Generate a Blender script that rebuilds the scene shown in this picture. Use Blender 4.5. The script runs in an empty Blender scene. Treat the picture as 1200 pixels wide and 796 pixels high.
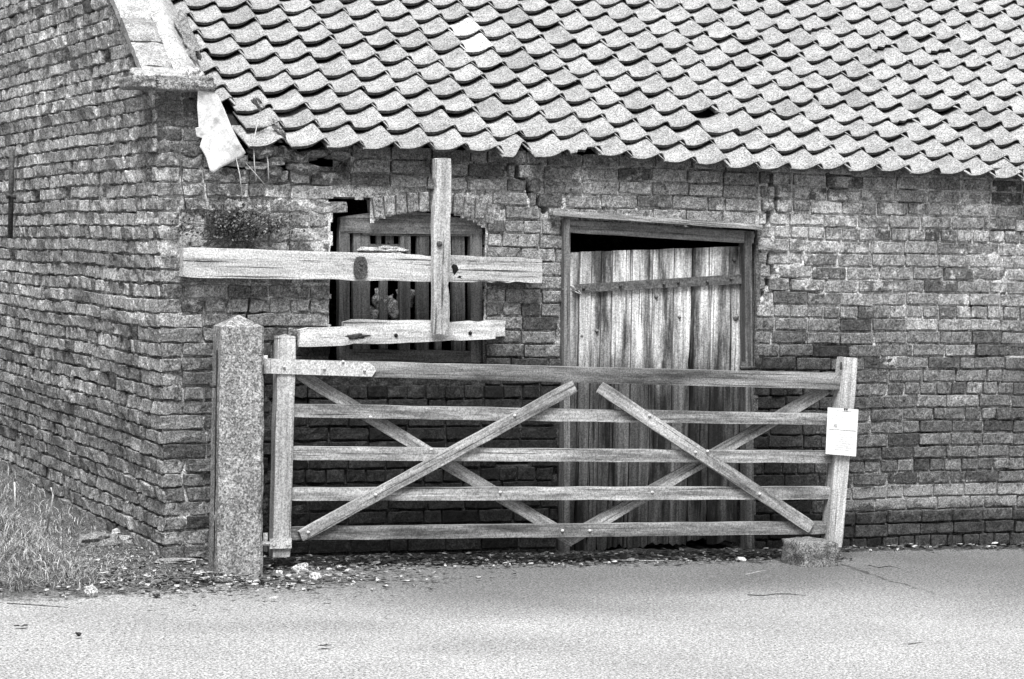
import bpy, bmesh, math, random
from mathutils import Vector, Matrix, noise
random.seed(7)
R = math.radians
S = bpy.context.scene
COL = S.collection

# ------------------------------------------------------------ camera, light
F, CX, CY = 2850.0, 600.0, 398.0
CAM = Vector((-3.27, -12.45, 1.70))
_a, _p, _r = R(22.8), R(2.25), R(1.0)
fw = Vector((math.sin(_a)*math.cos(_p), math.cos(_a)*math.cos(_p), -math.sin(_p)))
r0 = Vector((math.cos(_a), -math.sin(_a), 0)); u0 = r0.cross(fw)
rt = r0*math.cos(_r) + u0*math.sin(_r); up = u0*math.cos(_r) - r0*math.sin(_r)
cd = bpy.data.cameras.new('camera'); cam = bpy.data.objects.new('camera', cd); COL.objects.link(cam)
cam.matrix_world = Matrix(((rt.x, up.x, -fw.x, CAM.x), (rt.y, up.y, -fw.y, CAM.y), (rt.z, up.z, -fw.z, CAM.z), (0, 0, 0, 1)))
cd.sensor_width = 36; cd.lens = F/1200*36; cd.clip_start = .1; cd.clip_end = 1000
S.camera = cam
w = bpy.data.worlds.new('World'); S.world = w; w.use_nodes = True
nt = w.node_tree; bg = nt.nodes['Background']
sky = nt.nodes.new('ShaderNodeTexSky'); sky.sky_type = 'NISHITA'; sky.sun_disc = False
sky.sun_elevation = R(60); sky.sun_rotation = R(204); sky.dust_density = 4; sky.air_density = 1.2
hs = nt.nodes.new('ShaderNodeHueSaturation'); hs.inputs['Saturation'].default_value = 0
nt.links.new(sky.outputs[0], hs.inputs['Color']); nt.links.new(hs.outputs[0], bg.inputs['Color'])
bg.inputs['Strength'].default_value = 0.06
sl = bpy.data.lights.new('sun', 'SUN'); sl.energy = 3.1; sl.angle = R(26); sl.color = (1, 1, 1)
so = bpy.data.objects.new('sun', sl); COL.objects.link(so)
sd = Vector((math.sin(R(204))*math.cos(R(60)), math.cos(R(204))*math.cos(R(60)), math.sin(R(60))))
so.rotation_euler = sd.to_track_quat('Z', 'Y').to_euler()
S.view_settings.view_transform = 'Standard'; S.view_settings.look = 'None'
S.view_settings.gamma = 1; S.view_settings.use_curve_mapping = False
S.view_settings.exposure = 1.12
S.render.resolution_x = 1024; S.render.resolution_y = 679

def W(u, v, y=0.0):            # point of the vertical plane y = const seen at (u, v) of the photograph
    d = fw + rt*((u-CX)/F) - up*((v-CY)/F); t = (y-CAM.y)/d.y
    return CAM + d*t
def GX(u, v, x=0.0):
    d = fw + rt*((u-CX)/F) - up*((v-CY)/F); t = (x-CAM.x)/d.x
    return CAM + d*t

def sm(a, b, x):
    t = max(0, min(1, (x-a)/(b-a))); return t*t*(3-2*t)
def interp(x, pts):
    if x <= pts[0][0]: return pts[0][1]
    for (a, b), (c, d) in zip(pts, pts[1:]):
        if x <= c: return b + (d-b)*(x-a)/(c-a)
    return pts[-1][1]
N = lambda x, y, z: noise.noise(Vector((x, y, z)))
def gz(x, y):                  # ground height
    h = -0.018*max(0, min(x, 8))
    h += .10*sm(.8, 4.5, y)*sm(.3, -.1, x) + .05*sm(-1.1, -.5, y)*sm(-.2, -.9, x)
    return h

# ------------------------------------------------------------ materials
def newmat(name):
    m = bpy.data.materials.new(name); m.use_nodes = True
    n = m.node_tree.nodes; b = n['Principled BSDF']; b.inputs['Roughness'].default_value = .9
    try: b.inputs['Specular IOR Level'].default_value = .2
    except Exception: pass
    return m, m.node_tree, b
class NB:
    def __init__(s, t): s.t = t
    def n(s, k, **kw):
        o = s.t.nodes.new(k)
        for a, b in kw.items(): setattr(o, a, b)
        return o
    def put(s, sock, v):
        if isinstance(v, bpy.types.NodeSocket): s.t.links.new(v, sock)
        else: sock.default_value = v
    def m(s, op, a, b=0.0, c=0.0, clamp=False):
        o = s.n('ShaderNodeMath', operation=op, use_clamp=clamp)
        s.put(o.inputs[0], a); s.put(o.inputs[1], b); s.put(o.inputs[2], c); return o.outputs[0]
    def noise(s, vec, scale, detail=3, rough=.5, w=None, dist=0):
        o = s.n('ShaderNodeTexNoise')
        if w is not None: o.noise_dimensions = '4D'; s.put(o.inputs['W'], w)
        s.put(o.inputs['Vector'], vec); s.put(o.inputs['Scale'], scale); s.put(o.inputs['Detail'], detail)
        s.put(o.inputs['Roughness'], rough); s.put(o.inputs['Distortion'], dist); return o.outputs[0]
    def ramp(s, v, a, b, lo=0.0, hi=1.0):
        o = s.n('ShaderNodeMapRange'); o.clamp = True
        s.put(o.inputs[0], v); s.put(o.inputs[1], a); s.put(o.inputs[2], b); s.put(o.inputs[3], lo); s.put(o.inputs[4], hi)
        return o.outputs[0]
    def mix(s, f, a, b): # scalar lerp
        return s.m('ADD', a, s.m('MULTIPLY', f, s.m('SUBTRACT', b, a)))
    def vscale(s, v, sc):
        o = s.n('ShaderNodeMapping'); s.put(o.inputs['Vector'], v); o.inputs['Scale'].default_value = sc; return o.outputs[0]
    def attr(s):
        o = s.n('ShaderNodeAttribute', attribute_name='col'); q = s.n('ShaderNodeSeparateColor')
        s.t.links.new(o.outputs['Color'], q.inputs[0]); return q.outputs[0], q.outputs[1], q.outputs[2]
    def grain(s, vec, v, amt=.5, sc=150):    # fine speckle standing in for film grain and surface grit
        g = s.noise(vec, sc*.78, 2, .9)
        g2 = s.ramp(g, .37, .63, 1-amt*1.35, 1+amt*1.35)
        return s.m('MULTIPLY', v, g2)
    def bump(s, b, h, st, dist):
        o = s.n('ShaderNodeBump'); s.put(o.inputs['Strength'], st); s.put(o.inputs['Distance'], dist); s.put(o.inputs['Height'], h)
        s.t.links.new(o.outputs[0], b.inputs['Normal'])
    def col(s, b, v):
        c = s.n('ShaderNodeCombineColor')
        for i in range(3): s.t.links.new(v, c.inputs[i])
        s.t.links.new(c.outputs[0], b.inputs['Base Color'])
def gpos(nb): return nb.n('ShaderNodeNewGeometry').outputs['Position']

def mat_brick(name='old brick', sc=(1, 1, 1)):
    m, t, b = newmat(name); nb = NB(t); p = nb.vscale(gpos(nb), sc); r, g, bl = nb.attr()
    base = nb.ramp(r, 0, 1, .04, .30)
    n1 = nb.noise(p, 22, 6, .7); base = nb.m('MULTIPLY', base, nb.ramp(n1, .3, .7, .5, 1.6))
    n2 = nb.noise(p, 70, 5, .8); base = nb.m('MULTIPLY', base, nb.ramp(n2, .34, .66, .35, 1.7))
    base = nb.m('MULTIPLY', base, nb.ramp(nb.noise(p, 34, 3, .7), .33, .40, .35, 1))
    # limewash and lime smears
    e = nb.noise(p, 9, 8, .75); thr = nb.ramp(nb.m('ADD', e, nb.m('MULTIPLY', bl, .32)), .66, .74)
    base = nb.mix(nb.m('MULTIPLY', thr, .85), base, nb.ramp(n2, .3, .7, .28, .62))
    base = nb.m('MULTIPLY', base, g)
    nb.col(b, nb.grain(p, base, .42)); nb.bump(b, nb.m('ADD', n2, n1), .7, .008)
    return m
def mat_mortar(name='lime mortar', sc=(1, 1, 1)):
    m, t, b = newmat(name); nb = NB(t); p = nb.vscale(gpos(nb), sc); r, g, bl = nb.attr()
    n1 = nb.noise(p, 12, 7, .75); n2 = nb.noise(p, 80, 4, .8)
    base = nb.ramp(n1, .36, .6, .12, .58); base = nb.m('MULTIPLY', base, nb.ramp(n2, .32, .68, .35, 1.55))
    base = nb.m('MULTIPLY', base, nb.ramp(nb.noise(p, 26, 4, .75), .36, .44, .3, 1))
    lm = nb.ramp(nb.m('ADD', nb.noise(p, 11, 6, .75), nb.m('MULTIPLY', bl, .34)), .60, .70)
    base = nb.mix(nb.m('MULTIPLY', lm, .9), base, nb.ramp(n2, .3, .7, .32, .66))
    base = nb.m('MULTIPLY', base, g)
    nb.col(b, nb.grain(p, base, .44)); nb.bump(b, nb.m('ADD', n2, n1), .7, .008)
    return m
def mat_wood(name, axis, lo, hi, stain=.5, crack=.7, sc=1.0, s0=.36, s1=.62):
    m, t, b = newmat(name); nb = NB(t); tc = nb.n('ShaderNodeTexCoord').outputs['Object']
    rnd = nb.n('ShaderNodeObjectInfo').outputs['Random']; wv = nb.m('MULTIPLY', rnd, 37.0)
    r, g, bl = nb.attr(); wv = nb.m('ADD', wv, nb.m('MULTIPLY', r, 11.0))
    def sv(a, c): return nb.vscale(tc, tuple(a if k == axis else c for k in 'XYZ'))
    n1 = nb.noise(sv(2.2*sc, 42*sc), 1, 6, .7, wv); v = nb.ramp(n1, .3, .7, lo, hi)
    n2 = nb.noise(sv(1.6*sc, 95*sc), 1, 3, .6, wv); ck = nb.ramp(n2, .34, .42, 1-crack, 1)
    n3 = nb.noise(sv(1.2*sc, 9*sc), 1, 6, .7, wv); st = nb.ramp(n3, s0, s1, 1-stain, 1.12)
    v = nb.m('MULTIPLY', nb.m('MULTIPLY', v, ck), st)
    v = nb.m('MULTIPLY', v, nb.ramp(r, 0, 1, .65, 1.35)); v = nb.m('MULTIPLY', v, g)
    nb.col(b, nb.grain(tc, v, .31)); nb.bump(b, nb.m('ADD', n1, nb.m('MULTIPLY', ck, .5)), .7, .006)
    return m
def mat_plain(name, lo, hi, sc=20, grain=.5, rough=.9, metal=0, bump=.006, gs=150):
    m, t, b = newmat(name); nb = NB(t); p = nb.n('ShaderNodeTexCoord').outputs['Object']; r, g, bl = nb.attr()
    n1 = nb.noise(p, sc, 6, .7); v = nb.ramp(n1, .32, .68, lo, hi)
    v = nb.m('MULTIPLY', nb.m('MULTIPLY', v, nb.ramp(r, 0, 1, .6, 1.4)), g)
    nb.col(b, nb.grain(p, v, grain, gs)); nb.bump(b, n1, .6, bump)
    b.inputs['Roughness'].default_value = rough; b.inputs['Metallic'].default_value = metal
    return m
def mat_tile():
    m, t, b = newmat('pantile clay'); nb = NB(t); p = gpos(nb); r, g, bl = nb.attr()
    n1 = nb.noise(p, 6, 6, .7); v = nb.ramp(n1, .34, .66, .22, .335)
    v = nb.m('MULTIPLY', v, nb.ramp(r, 0, 1, .72, 1.25))
    n2 = nb.noise(p, 30, 5, .7); v = nb.m('MULTIPLY', v, nb.ramp(n2, .3, .68, .72, 1.12))
    v = nb.m('MULTIPLY', v, g)
    nb.col(b, nb.grain(p, v, .50, 140)); nb.bump(b, n2, .4, .006)
    return m
def mat_concrete():
    m, t, b = newmat('pebbly concrete'); nb = NB(t); p = nb.n('ShaderNodeTexCoord').outputs['Object']
    vo = nb.n('ShaderNodeTexVoronoi'); nb.put(vo.inputs['Vector'], p); vo.inputs['Scale'].default_value = 120
    q = nb.n('ShaderNodeSeparateColor'); t.links.new(vo.outputs['Color'], q.inputs[0])
    v = nb.ramp(q.outputs[0], 0, 1, .10, .42)
    n1 = nb.noise(nb.vscale(p, (1, 1, .35)), 9, 7, .75); v = nb.m('MULTIPLY', v, nb.ramp(n1, .36, .6, .5, 1.15))
    n3 = nb.noise(p, 40, 4, .7); v = nb.m('MULTIPLY', v, nb.ramp(n3, .34, .5, .6, 1))
    nb.col(b, nb.grain(p, v, .35)); nb.bump(b, n1, .4, .006)
    return m
def mat_ground():
    m, t, b = newmat('worn tarmac and dirt'); nb = NB(t); p = gpos(nb); r, g, bl = nb.attr()
    flat = nb.vscale(p, (1, 1, 0))
    n1 = nb.noise(flat, 1.1, 7, .65); n2 = nb.noise(flat, 24, 5, .8); n3 = nb.noise(flat, 90, 3, .8)
    tar = nb.ramp(n1, .34, .66, .275, .35)
    tar = nb.m('MULTIPLY', tar, nb.ramp(n2, .36, .64, .72, 1.2)); tar = nb.m('MULTIPLY', tar, nb.ramp(n3, .3, .7, .72, 1.25))
    pit = nb.ramp(nb.noise(flat, 48, 2, .7), .33, .39, .25, 1); tar = nb.m('MULTIPLY', tar, pit)
    # r = dirt, g = dampness plus painted occlusion, b = crack
    dn = nb.noise(flat, 7, 7, .75)
    dm = nb.ramp(nb.m('ADD', r, nb.m('MULTIPLY', nb.m('SUBTRACT', dn, .5), 1.8)), .40, .70)
    dirt = nb.m('MULTIPLY', nb.ramp(n2, .34, .66, .03, .15), nb.ramp(n3, .3, .7, .5, 1.5))
    v = nb.mix(dm, tar, dirt); v = nb.m('MULTIPLY', v, g)
    # crack running from the stone block across the tarmac
    sp = nb.n('ShaderNodeSeparateXYZ'); t.links.new(p, sp.inputs[0])
    x, y = sp.outputs[0], sp.outputs[1]
    wob = nb.m('MULTIPLY', nb.m('SUBTRACT', nb.noise(flat, 5, 6, .7), .5), .22)
    a, c = CR
    dx, dy = c[0]-a[0], c[1]-a[1]; L = math.hypot(dx, dy); dx /= L; dy /= L
    lx = nb.m('SUBTRACT', x, a[0]); ly = nb.m('SUBTRACT', y, a[1])
    along = nb.m('ADD', nb.m('MULTIPLY', lx, dx), nb.m('MULTIPLY', ly, dy))
    perp = nb.m('ABSOLUTE', nb.m('ADD', nb.m('SUBTRACT', nb.m('MULTIPLY', lx, -dy), nb.m('MULTIPLY', ly, -dx)), wob))
    inr = nb.m('MULTIPLY', nb.ramp(along, -.05, 0), nb.ramp(along, L*.6, L, 1, 0))
    ck = nb.m('MULTIPLY', nb.ramp(perp, .006, .022, 1, 0), inr); ck = nb.m('MULTIPLY', ck, nb.ramp(dn, .4, .5))
    v = nb.mix(nb.m('MULTIPLY', ck, .85), v, .03)
    nb.col(b, nb.grain(flat, v, .58, 110)); nb.bump(b, nb.m('ADD', n2, n3), .7, .003)
    return m
def gxy(u, v, z=-.07):
    d = fw + rt*((u-CX)/F) - up*((v-CY)/F); t = (z-CAM.z)/d.z; q = CAM+d*t; return (q.x, q.y)
CR = (gxy(985, 662), gxy(1120, 706))
M = {}
M['brick'] = mat_brick(); M['softbrick'] = mat_brick('soft gable brick', (1, .5, 1)); M['softmortar'] = mat_mortar('soft gable mortar', (1, .5, 1)); M['mortar'] = mat_mortar(); M['tile'] = mat_tile()
M['concrete'] = mat_concrete(); M['ground'] = mat_ground()
M['pale'] = mat_wood('bleached timber', 'X', .24, .66, .35, .88, .7)
M['rough'] = mat_wood('worn timber', 'X', .24, .6, .55, .85)
M['gate'] = mat_wood('gate timber', 'X', .15, .48, .6, .7, 1, .40, .60)
M['gated'] = mat_wood('lichened gate timber', 'X', .10, .34, .75, .5)
M['post'] = mat_wood('gate post timber', 'X', .18, .52, .4, .7)
M['door'] = mat_wood('door boards', 'Z', .06, .95, .86, .92, .62, .43, .58)
M['frame'] = mat_wood('frame timber', 'X', .05, .22, .5, .7)
M['slat'] = mat_wood('window timber', 'X', .06, .2, .4, .6)
M['dark'] = mat_plain('dark void lining', .01, .02)
M['iron'] = mat_plain('rusty iron', .03, .09, 40, .5, .7)
M['strapiron'] = mat_plain('weathered strap iron', .05, .12, 30, .4, .8)
M['galv'] = mat_plain('painted hinge steel', .36, .54, 14, .35, .7)
M['sheet'] = mat_plain('pale sheet', .36, .56, 9, .16, .7)
M['paper'] = mat_plain('paper', .54, .62, 9, .12, .8)
M['print'] = mat_plain('print', .24, .32, 9, .3, .8)
M['stone'] = mat_plain('rubble stone', .12, .4, 26, .6, .9, 0, .012)
M['cope'] = mat_plain('coping stone', .14, .36, 11, .45, .9, 0, .01)
M['leaf'] = mat_plain('leaf', .05, .3, 30, .3)
M['grass'] = mat_plain('dry grass', .12, .34, 30, .3)
M['weed'] = mat_plain('dark weed', .03, .10, 30, .3)
M['stalk'] = mat_plain('dry stalk', .2, .4, 30, .2)

# ------------------------------------------------------------ mesh helpers
MW = {}                         # world matrices of the boards
class MB:
    def __init__(s): s.v = []; s.f = []; s.c = []; s.m = []
    def add(s, vs, fs, col=(.5, 1, 0), mi=0):
        o = len(s.v); s.v.extend(vs)
        if col and isinstance(col[0], (tuple, list)): s.c.extend(col)
        else: s.c.extend([col]*len(vs))
        s.f.extend([tuple(i+o for i in f) for f in fs]); s.m.extend([mi]*len(fs))
    def box(s, a, b, col=(.5, 1, 0), mi=0):
        (x0, y0, z0), (x1, y1, z1) = a, b
        vs = [Vector(p) for p in ((x0,y0,z0),(x1,y0,z0),(x1,y1,z0),(x0,y1,z0),(x0,y0,z1),(x1,y0,z1),(x1,y1,z1),(x0,y1,z1))]
        s.add(vs, [(0,3,2,1),(4,5,6,7),(0,1,5,4),(1,2,6,5),(2,3,7,6),(3,0,4,7)], col, mi)
    def tube(s, pts, rad, n=6, col=(.5, 1, 0), mi=0):
        pts = [Vector(p) for p in pts]; k = len(pts); vs = []; fs = []
        for i, p in enumerate(pts):
            d = (pts[min(i+1, k-1)]-pts[max(i-1, 0)]).normalized()
            a = d.orthogonal().normalized(); b = d.cross(a); r = rad[i] if isinstance(rad, (list, tuple)) else rad
            for j in range(n):
                t = 2*math.pi*j/n; vs.append(p + a*math.cos(t)*r + b*math.sin(t)*r)
        for i in range(k-1):
            for j in range(n):
                fs.append((i*n+j, i*n+(j+1) % n, (i+1)*n+(j+1) % n, (i+1)*n+j))
        fs.append(tuple(range(n))[::-1]); fs.append(tuple(range((k-1)*n, k*n)))
        s.add(vs, fs, col, mi)
    def build(s, name, mats, parent=None, smooth=True, mat=None, recalc=False, bevel=0):
        me = bpy.data.meshes.new(name); me.from_pydata([tuple(v) for v in s.v], [], s.f)
        if not isinstance(mats, (list, tuple)): mats = [mats]
        for q in mats: me.materials.append(q)
        me.polygons.foreach_set('material_index', s.m)
        ca = me.color_attributes.new('col', 'FLOAT_COLOR', 'POINT')
        ca.data.foreach_set('color', [x for c in s.c for x in (c[0], c[1], c[2], 1)])
        if recalc:
            bm = bmesh.new(); bm.from_mesh(me); bmesh.ops.recalc_face_normals(bm, faces=bm.faces); bm.to_mesh(me); bm.free()
        me.polygons.foreach_set('use_smooth', [smooth]*len(me.polygons)); me.update()
        o = bpy.data.objects.new(name, me); COL.objects.link(o)
        if parent: o.parent = parent
        if mat is not None: o.matrix_local = mat
        if bevel:
            bv = o.modifiers.new('bevel', 'BEVEL'); bv.width = bevel; bv.segments = 2; bv.limit_method = 'ANGLE'
        return o
def tag(o, label=None, cat=None, group=None, kind=None):
    if label: o['label'] = label
    if cat: o['category'] = cat
    if group: o['group'] = group
    if kind: o['kind'] = kind
    return o
def empty(name, loc, label, cat, group=None):
    o = bpy.data.objects.new(name, None); COL.objects.link(o); o.location = loc; o.empty_display_size = .1
    return tag(o, label, cat, group)
def rel(parent):               # parts are modelled in world metres and hung under their thing
    return Matrix.Translation(-parent.location) if parent else Matrix.Identity(4)

def plank(name, a, b, width, thick, mat, parent=None, jit=.003, seg=None, ends=.006, w2=None, wdir=None, val=.5, dark=1.0, chips=0, seed=0):
    """a board from a to b (centres of its ends): local X along it, Y its thickness, Z its width"""
    a = Vector(a); b = Vector(b); L = (b-a).length; x = (b-a).normalized()
    n = Vector((0, -1, 0)) if wdir is None else Vector(wdir)
    z = x.cross(n).normalized()
    y = z.cross(x).normalized()
    if wdir is None and z.z < 0 : z = -z; y = -y
    Mx = Matrix(((x.x, y.x, z.x, a.x), (x.y, y.y, z.y, a.y), (x.z, y.z, z.z, a.z), (0, 0, 0, 1)))
    seg = seg or max(6, int(L/.05)); w2 = w2 or width
    prof = [(-1, -1), (-.0, -1.0), (1, -1), (1, -.3), (1, .3), (1, 1), (0, 1), (-1, 1), (-1, .3), (-1, -.3)]
    mb = MB(); vs = []; fs = []; k = len(prof); sx = random.uniform(0, 99)
    rnd = random.Random(seed+int(L*1000))
    ch = [(rnd.uniform(0, L), rnd.choice((-1, 1)), rnd.uniform(.02, .06), rnd.uniform(.006, .016)) for _ in range(chips)]
    for i in range(seg+1):
        t = i/seg; wd = (width+(w2-width)*t)/2
        for j, (py, pz) in enumerate(prof):
            rr = 1.0
            xx = t*L
            if i in (0, seg): xx += rnd.uniform(-ends, ends); rr = .94
            o = N(xx*6+sx, py*3, pz*2.2)*jit*1.6 + N(xx*25+sx, py*5, pz*5)*jit
            yy = py*thick/2*rr*(.97 if abs(pz) == 1 else 1)+o; zz = pz*wd*(.985 if py == 1 or py == -1 else 1)*rr + N(xx*5-sx, 7, pz)*jit*1.6
            for (cx_, cs, cw, cdp) in ch:
                if cs*pz > .9 and abs(xx-cx_) < cw: zz -= cs*cdp*(1-abs(xx-cx_)/cw)
            vs.append(Vector((xx, yy, zz)))
    for i in range(seg):
        for j in range(k): fs.append((i*k+j, (i+1)*k+j, (i+1)*k+(j+1) % k, i*k+(j+1) % k))
    fs.append(tuple(range(k))); fs.append(tuple(reversed(range(seg*k, seg*k+k))))
    mb.add(vs, fs, (val, dark, 0))
    o = mb.build(name, mat, parent, smooth=False, mat=(rel(parent) @ Mx) if parent else Mx, recalc=True)
    MW[o.name] = Mx.copy()
    return o
def bolt(p, parent, r=.008, mat='galv', name='bolt'):
    mb = MB(); n = 8; vs = []; fs = []
    for k, (d, q) in enumerate(((.004, 1.0), (-.004, 1.0), (-.009, .55))):
        for j in range(n):
            t = 2*math.pi*j/n; vs.append(Vector((math.cos(t)*r*q, d, math.sin(t)*r*q)))
    for k in range(2):
        for j in range(n): fs.append((k*n+j, k*n+(j+1) % n, (k+1)*n+(j+1) % n, (k+1)*n+j))
    fs.append(tuple(range(2*n, 3*n)))
    mb.add(vs, fs); P = MW.get(parent.name) or rel(parent.parent).inverted() @ rel(parent.parent)
    return mb.build(name, M[mat], parent, mat=P.inverted() @ Matrix.Translation(p), recalc=True)

def rock(mb, c, s, col=(.5, 1, 0), mi=0, seed=0, rot=None, sub=2, rough=.35, boxy=0.0):
    bm = bmesh.new(); bmesh.ops.create_icosphere(bm, subdivisions=sub, radius=1)
    e = rot or Matrix.Rotation(random.uniform(0, 6), 3, 'Z') @ Matrix.Rotation(random.uniform(-.3, .3), 3, 'X')
    vs = []
    for v in bm.verts:
        q = v.co.copy()
        if boxy:
            mx = max(abs(q.x), abs(q.y), abs(q.z)); q = q.lerp(q/mx, boxy)
        q *= 1+rough*N(q.x*1.6+seed, q.y*1.6, q.z*1.6+seed*.7)+rough*.3*N(q.x*5+seed, q.y*5, q.z*5)
        vs.append(e @ Vector((q.x*s[0], q.y*s[1], q.z*s[2])) + Vector(c))
    fs = [tuple(v.index for v in f.verts) for f in bm.faces]; bm.free()
    mb.add(vs, fs, col, mi)

# ------------------------------------------------------------ ground
def axis(lo, hi, step, out):
    c = []; x = lo
    while x <= hi+1e-6: c.append(x); x += step
    d = step; a = [c[0]]; b = [c[-1]]
    while a[-1] > -out: d *= 1.45; a.append(a[-1]-d)
    d = step
    while b[-1] < out: d *= 1.45; b.append(b[-1]+d)
    return a[:0:-1]+c+b[1:]
def build_ground():
    xs = axis(-3.2, 7.0, .04, 250); ys = axis(-5.6, 1.2, .04, 250)
    mb = MB(); vs = []; cs = []; nx = len(xs)
    for y in ys:
        for x in xs:
            h = gz(x, y); near = abs(x) < 9 and -7 < y < 6
            d = 0
            if near:
                h += N(x*.8, y*.8, 3)*.008
                front = sm(-.62, -.25, y+N(x*2, 5, 1)*.16) if x > 0 else 0
                if x > 3.9: front = sm(-.22, -.08, y+N(x*2, 5, 1)*.06)
                edge = -1.02+.25*sm(-.6, .35, x) + .1*N(x*3, 2, 9)
                left = sm(edge-.5, edge+.15, y)*sm(.75, .25, x)
                d = max(front, left)
                d = max(d, .45*math.exp(-((x-.25)**2+(y+1.0)**2)/.16))
                h += d*(.012+.018*N(x*14, y*14, 2)+.01*N(x*30, y*30, 8))
            damp_shade = 1 - .58*sm(-2.9, -.9, y+N(x*.9, y*.9, 4)*.7)*sm(-.6, .6, x)  # ground darkens toward the wall: dampness with occlusion painted in
            damp_shade *= 1 - .1*sm(.1, .6, N(x*.7, y*2, 8))
            vs.append(Vector((x, y, h))); cs.append((d, damp_shade, 0))
    fs = [(j*nx+i, j*nx+i+1, (j+1)*nx+i+1, (j+1)*nx+i) for j in range(len(ys)-1) for i in range(nx-1)]
    mb.add(vs, fs, cs)
    tag(mb.build('ground', M['ground']), kind='structure')
build_ground()

# ------------------------------------------------------------ the barn
barn = empty('brick_barn', (0, 0, 0), 'long low old brick barn with wavy clay pantile roof, boarded door and decayed window', 'barn')
CH = .0765; BL = .225
WIN = (.905, 1.805, .97, 1.86); DOOR = (2.262, 3.49, -.2, 1.815)
CRK = [[(900, 200), (912, 232), (903, 250), (897, 262)], [(600, 196), (618, 215), (622, 226), (640, 246)]]
CRK = [[(W(*p).x, W(*p).z) for p in c] for c in CRK]
CRK.append([(W(*p).x, W(*p).z) for p in [(903, 300), (905, 320), (893, 345)]])
def segd(p, a, b):
    ax, ay = a; bx, by = b; px, py = p; dx, dy = bx-ax, by-ay
    t = max(0, min(1, ((px-ax)*dx+(py-ay)*dy)/(dx*dx+dy*dy))); return math.hypot(px-ax-t*dx, py-ay-t*dy)
def crackd(x, z):
    x2 = x + .02*N(x*14, 2, z*14)
    return min(segd((x2, z), c[i], c[i+1]) for c in CRK for i in range(len(c)-1))
def lean(x, z): return (-.032*z + .016*N(3, 1, z*5)+.009*N(3, 9, z*14))*math.exp(-max(0, x)/.35)
def in_open(x, z, m=0.0):
    wt = 1.775 + (.10*(1-((x-1.45)/.36)**2) if x > 1.13 else .165+.03*N(x*9, 1, 1))
    wl = .905 + .03*N(z*8, 2, 2)
    if wl-m < x < WIN[1]+m and WIN[2]-m < z < wt+m: return True
    if DOOR[0]-m < x < DOOR[1]+m and z < DOOR[3]+m: return True
    return False
def wave(x): return .012*N(x*.7, 0, 0) + .007*N(x*2.3, 7, 0) - .010*sm(2, 5.5, x)   # sag of courses
def front_tone(x, z):
    """dampness and soot, painted eaves shade (g) and lime smears (b) of the long wall"""
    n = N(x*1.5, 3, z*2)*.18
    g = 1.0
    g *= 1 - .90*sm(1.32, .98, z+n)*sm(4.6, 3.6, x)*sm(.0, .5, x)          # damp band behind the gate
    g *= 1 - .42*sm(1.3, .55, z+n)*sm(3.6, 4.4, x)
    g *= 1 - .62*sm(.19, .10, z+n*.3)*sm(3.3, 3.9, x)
    g *= 1 - .35*sm(2.02, 2.12, z+.3*n)  # shade under the eaves painted into the wall tone
    b = 0
    if x < .9: b = .40*sm(1.1, 1.6, z+n) + .1
    b += .95*math.exp(-((z-.24-.03*N(x*2, 0, 0)-.02*sm(4.3, 5.2, x))/.07)**2)*sm(3.7, 4.2, x+n)
    b += .25*sm(3.7, 4.3, x)*sm(.32, .25, z)
    b += .35*sm(1.65, 1.85, z+n)*sm(2.2, 2.6, x)*sm(4.9, 3.3, x) + .4*sm(1.0, 1.4, z+n)*sm(3.4, 3.7, x)
    return g, b
HOLES = []
def brick(mb, fr, cx, cz, L, H, prot, val, tone, er=1.0, rot=0, nx=7, nz=4, dep=-.10):
    S_ = [0, .02, .25, .5, .75, .98, 1] if nx == 7 else [0, .03, .5, .97, 1]
    Z_ = [0, .055, .945, 1] if random.random() < .5 else [0, .06, .5, .94, 1] if nz == 4 else [0, .16, .5, .84, 1]
    full = nx == 7; nx = len(S_); nz = len(Z_); vs = []; cs = []; sd = random.uniform(0, 99)
    corner = [random.random() < .28*er for _ in range(4)]
    for j in range(nz):
        for i in range(nx):
            s = (S_[i]-.5)*L; z = (Z_[j]-.5)*H
            s, z = s-z*rot, z+s*rot
            px = cx+s; pz = cz+z
            ex = i in (0, nx-1); ez = j in (0, nz-1)
            k = .0050*er
            px += k*N(px*22+sd, 0, pz*22)+k*.6*N(px*60, sd, pz*60); pz += k*N(px*22, sd+5, pz*22)+k*.6*N(px*60, sd+7, pz*60)
            d = prot + .006*er*N(px*14, sd, pz*14) + .004*er*N(px*45, sd, pz*45)
            if ex or ez: d -= .0022
            if ex and ez:
                d -= .001; px += (-.002 if i else .002); pz += (-.002 if j else .002)
                if corner[(i > 0)*2+(j > 0)]:
                    q = random.uniform(.006, .02)*er; px += (-q if i else q); pz += (-q*.6 if j else q*.6); d -= q*.6
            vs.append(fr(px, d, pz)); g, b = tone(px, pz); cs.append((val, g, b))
    fs = [(j*nx+i, j*nx+i+1, (j+1)*nx+i+1, (j+1)*nx+i) for j in range(nz-1) for i in range(nx-1)]
    ring = [i for i in range(nx)]+[j*nx+nx-1 for j in range(1, nz)]+[(nz-1)*nx+i for i in range(nx-2, -1, -1)]+[j*nx for j in range(nz-2, 0, -1)]
    o = len(vs)
    for q in ring:
        i, j = q % nx, q//nx; s = (S_[i]-.5)*L; z = (Z_[j]-.5)*H; s, z = s-z*rot, z+s*rot
        px, pz = cx+s*.98, cz+z*.96
        vs.append(fr(px, dep, pz)); g, b = tone(px, pz); cs.append((val, g, b))
    n = len(ring)
    for q in range(n): fs.append((ring[q], o+q, o+(q+1) % n, ring[(q+1) % n]))
    mb.add(vs, fs, cs, 0)

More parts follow.
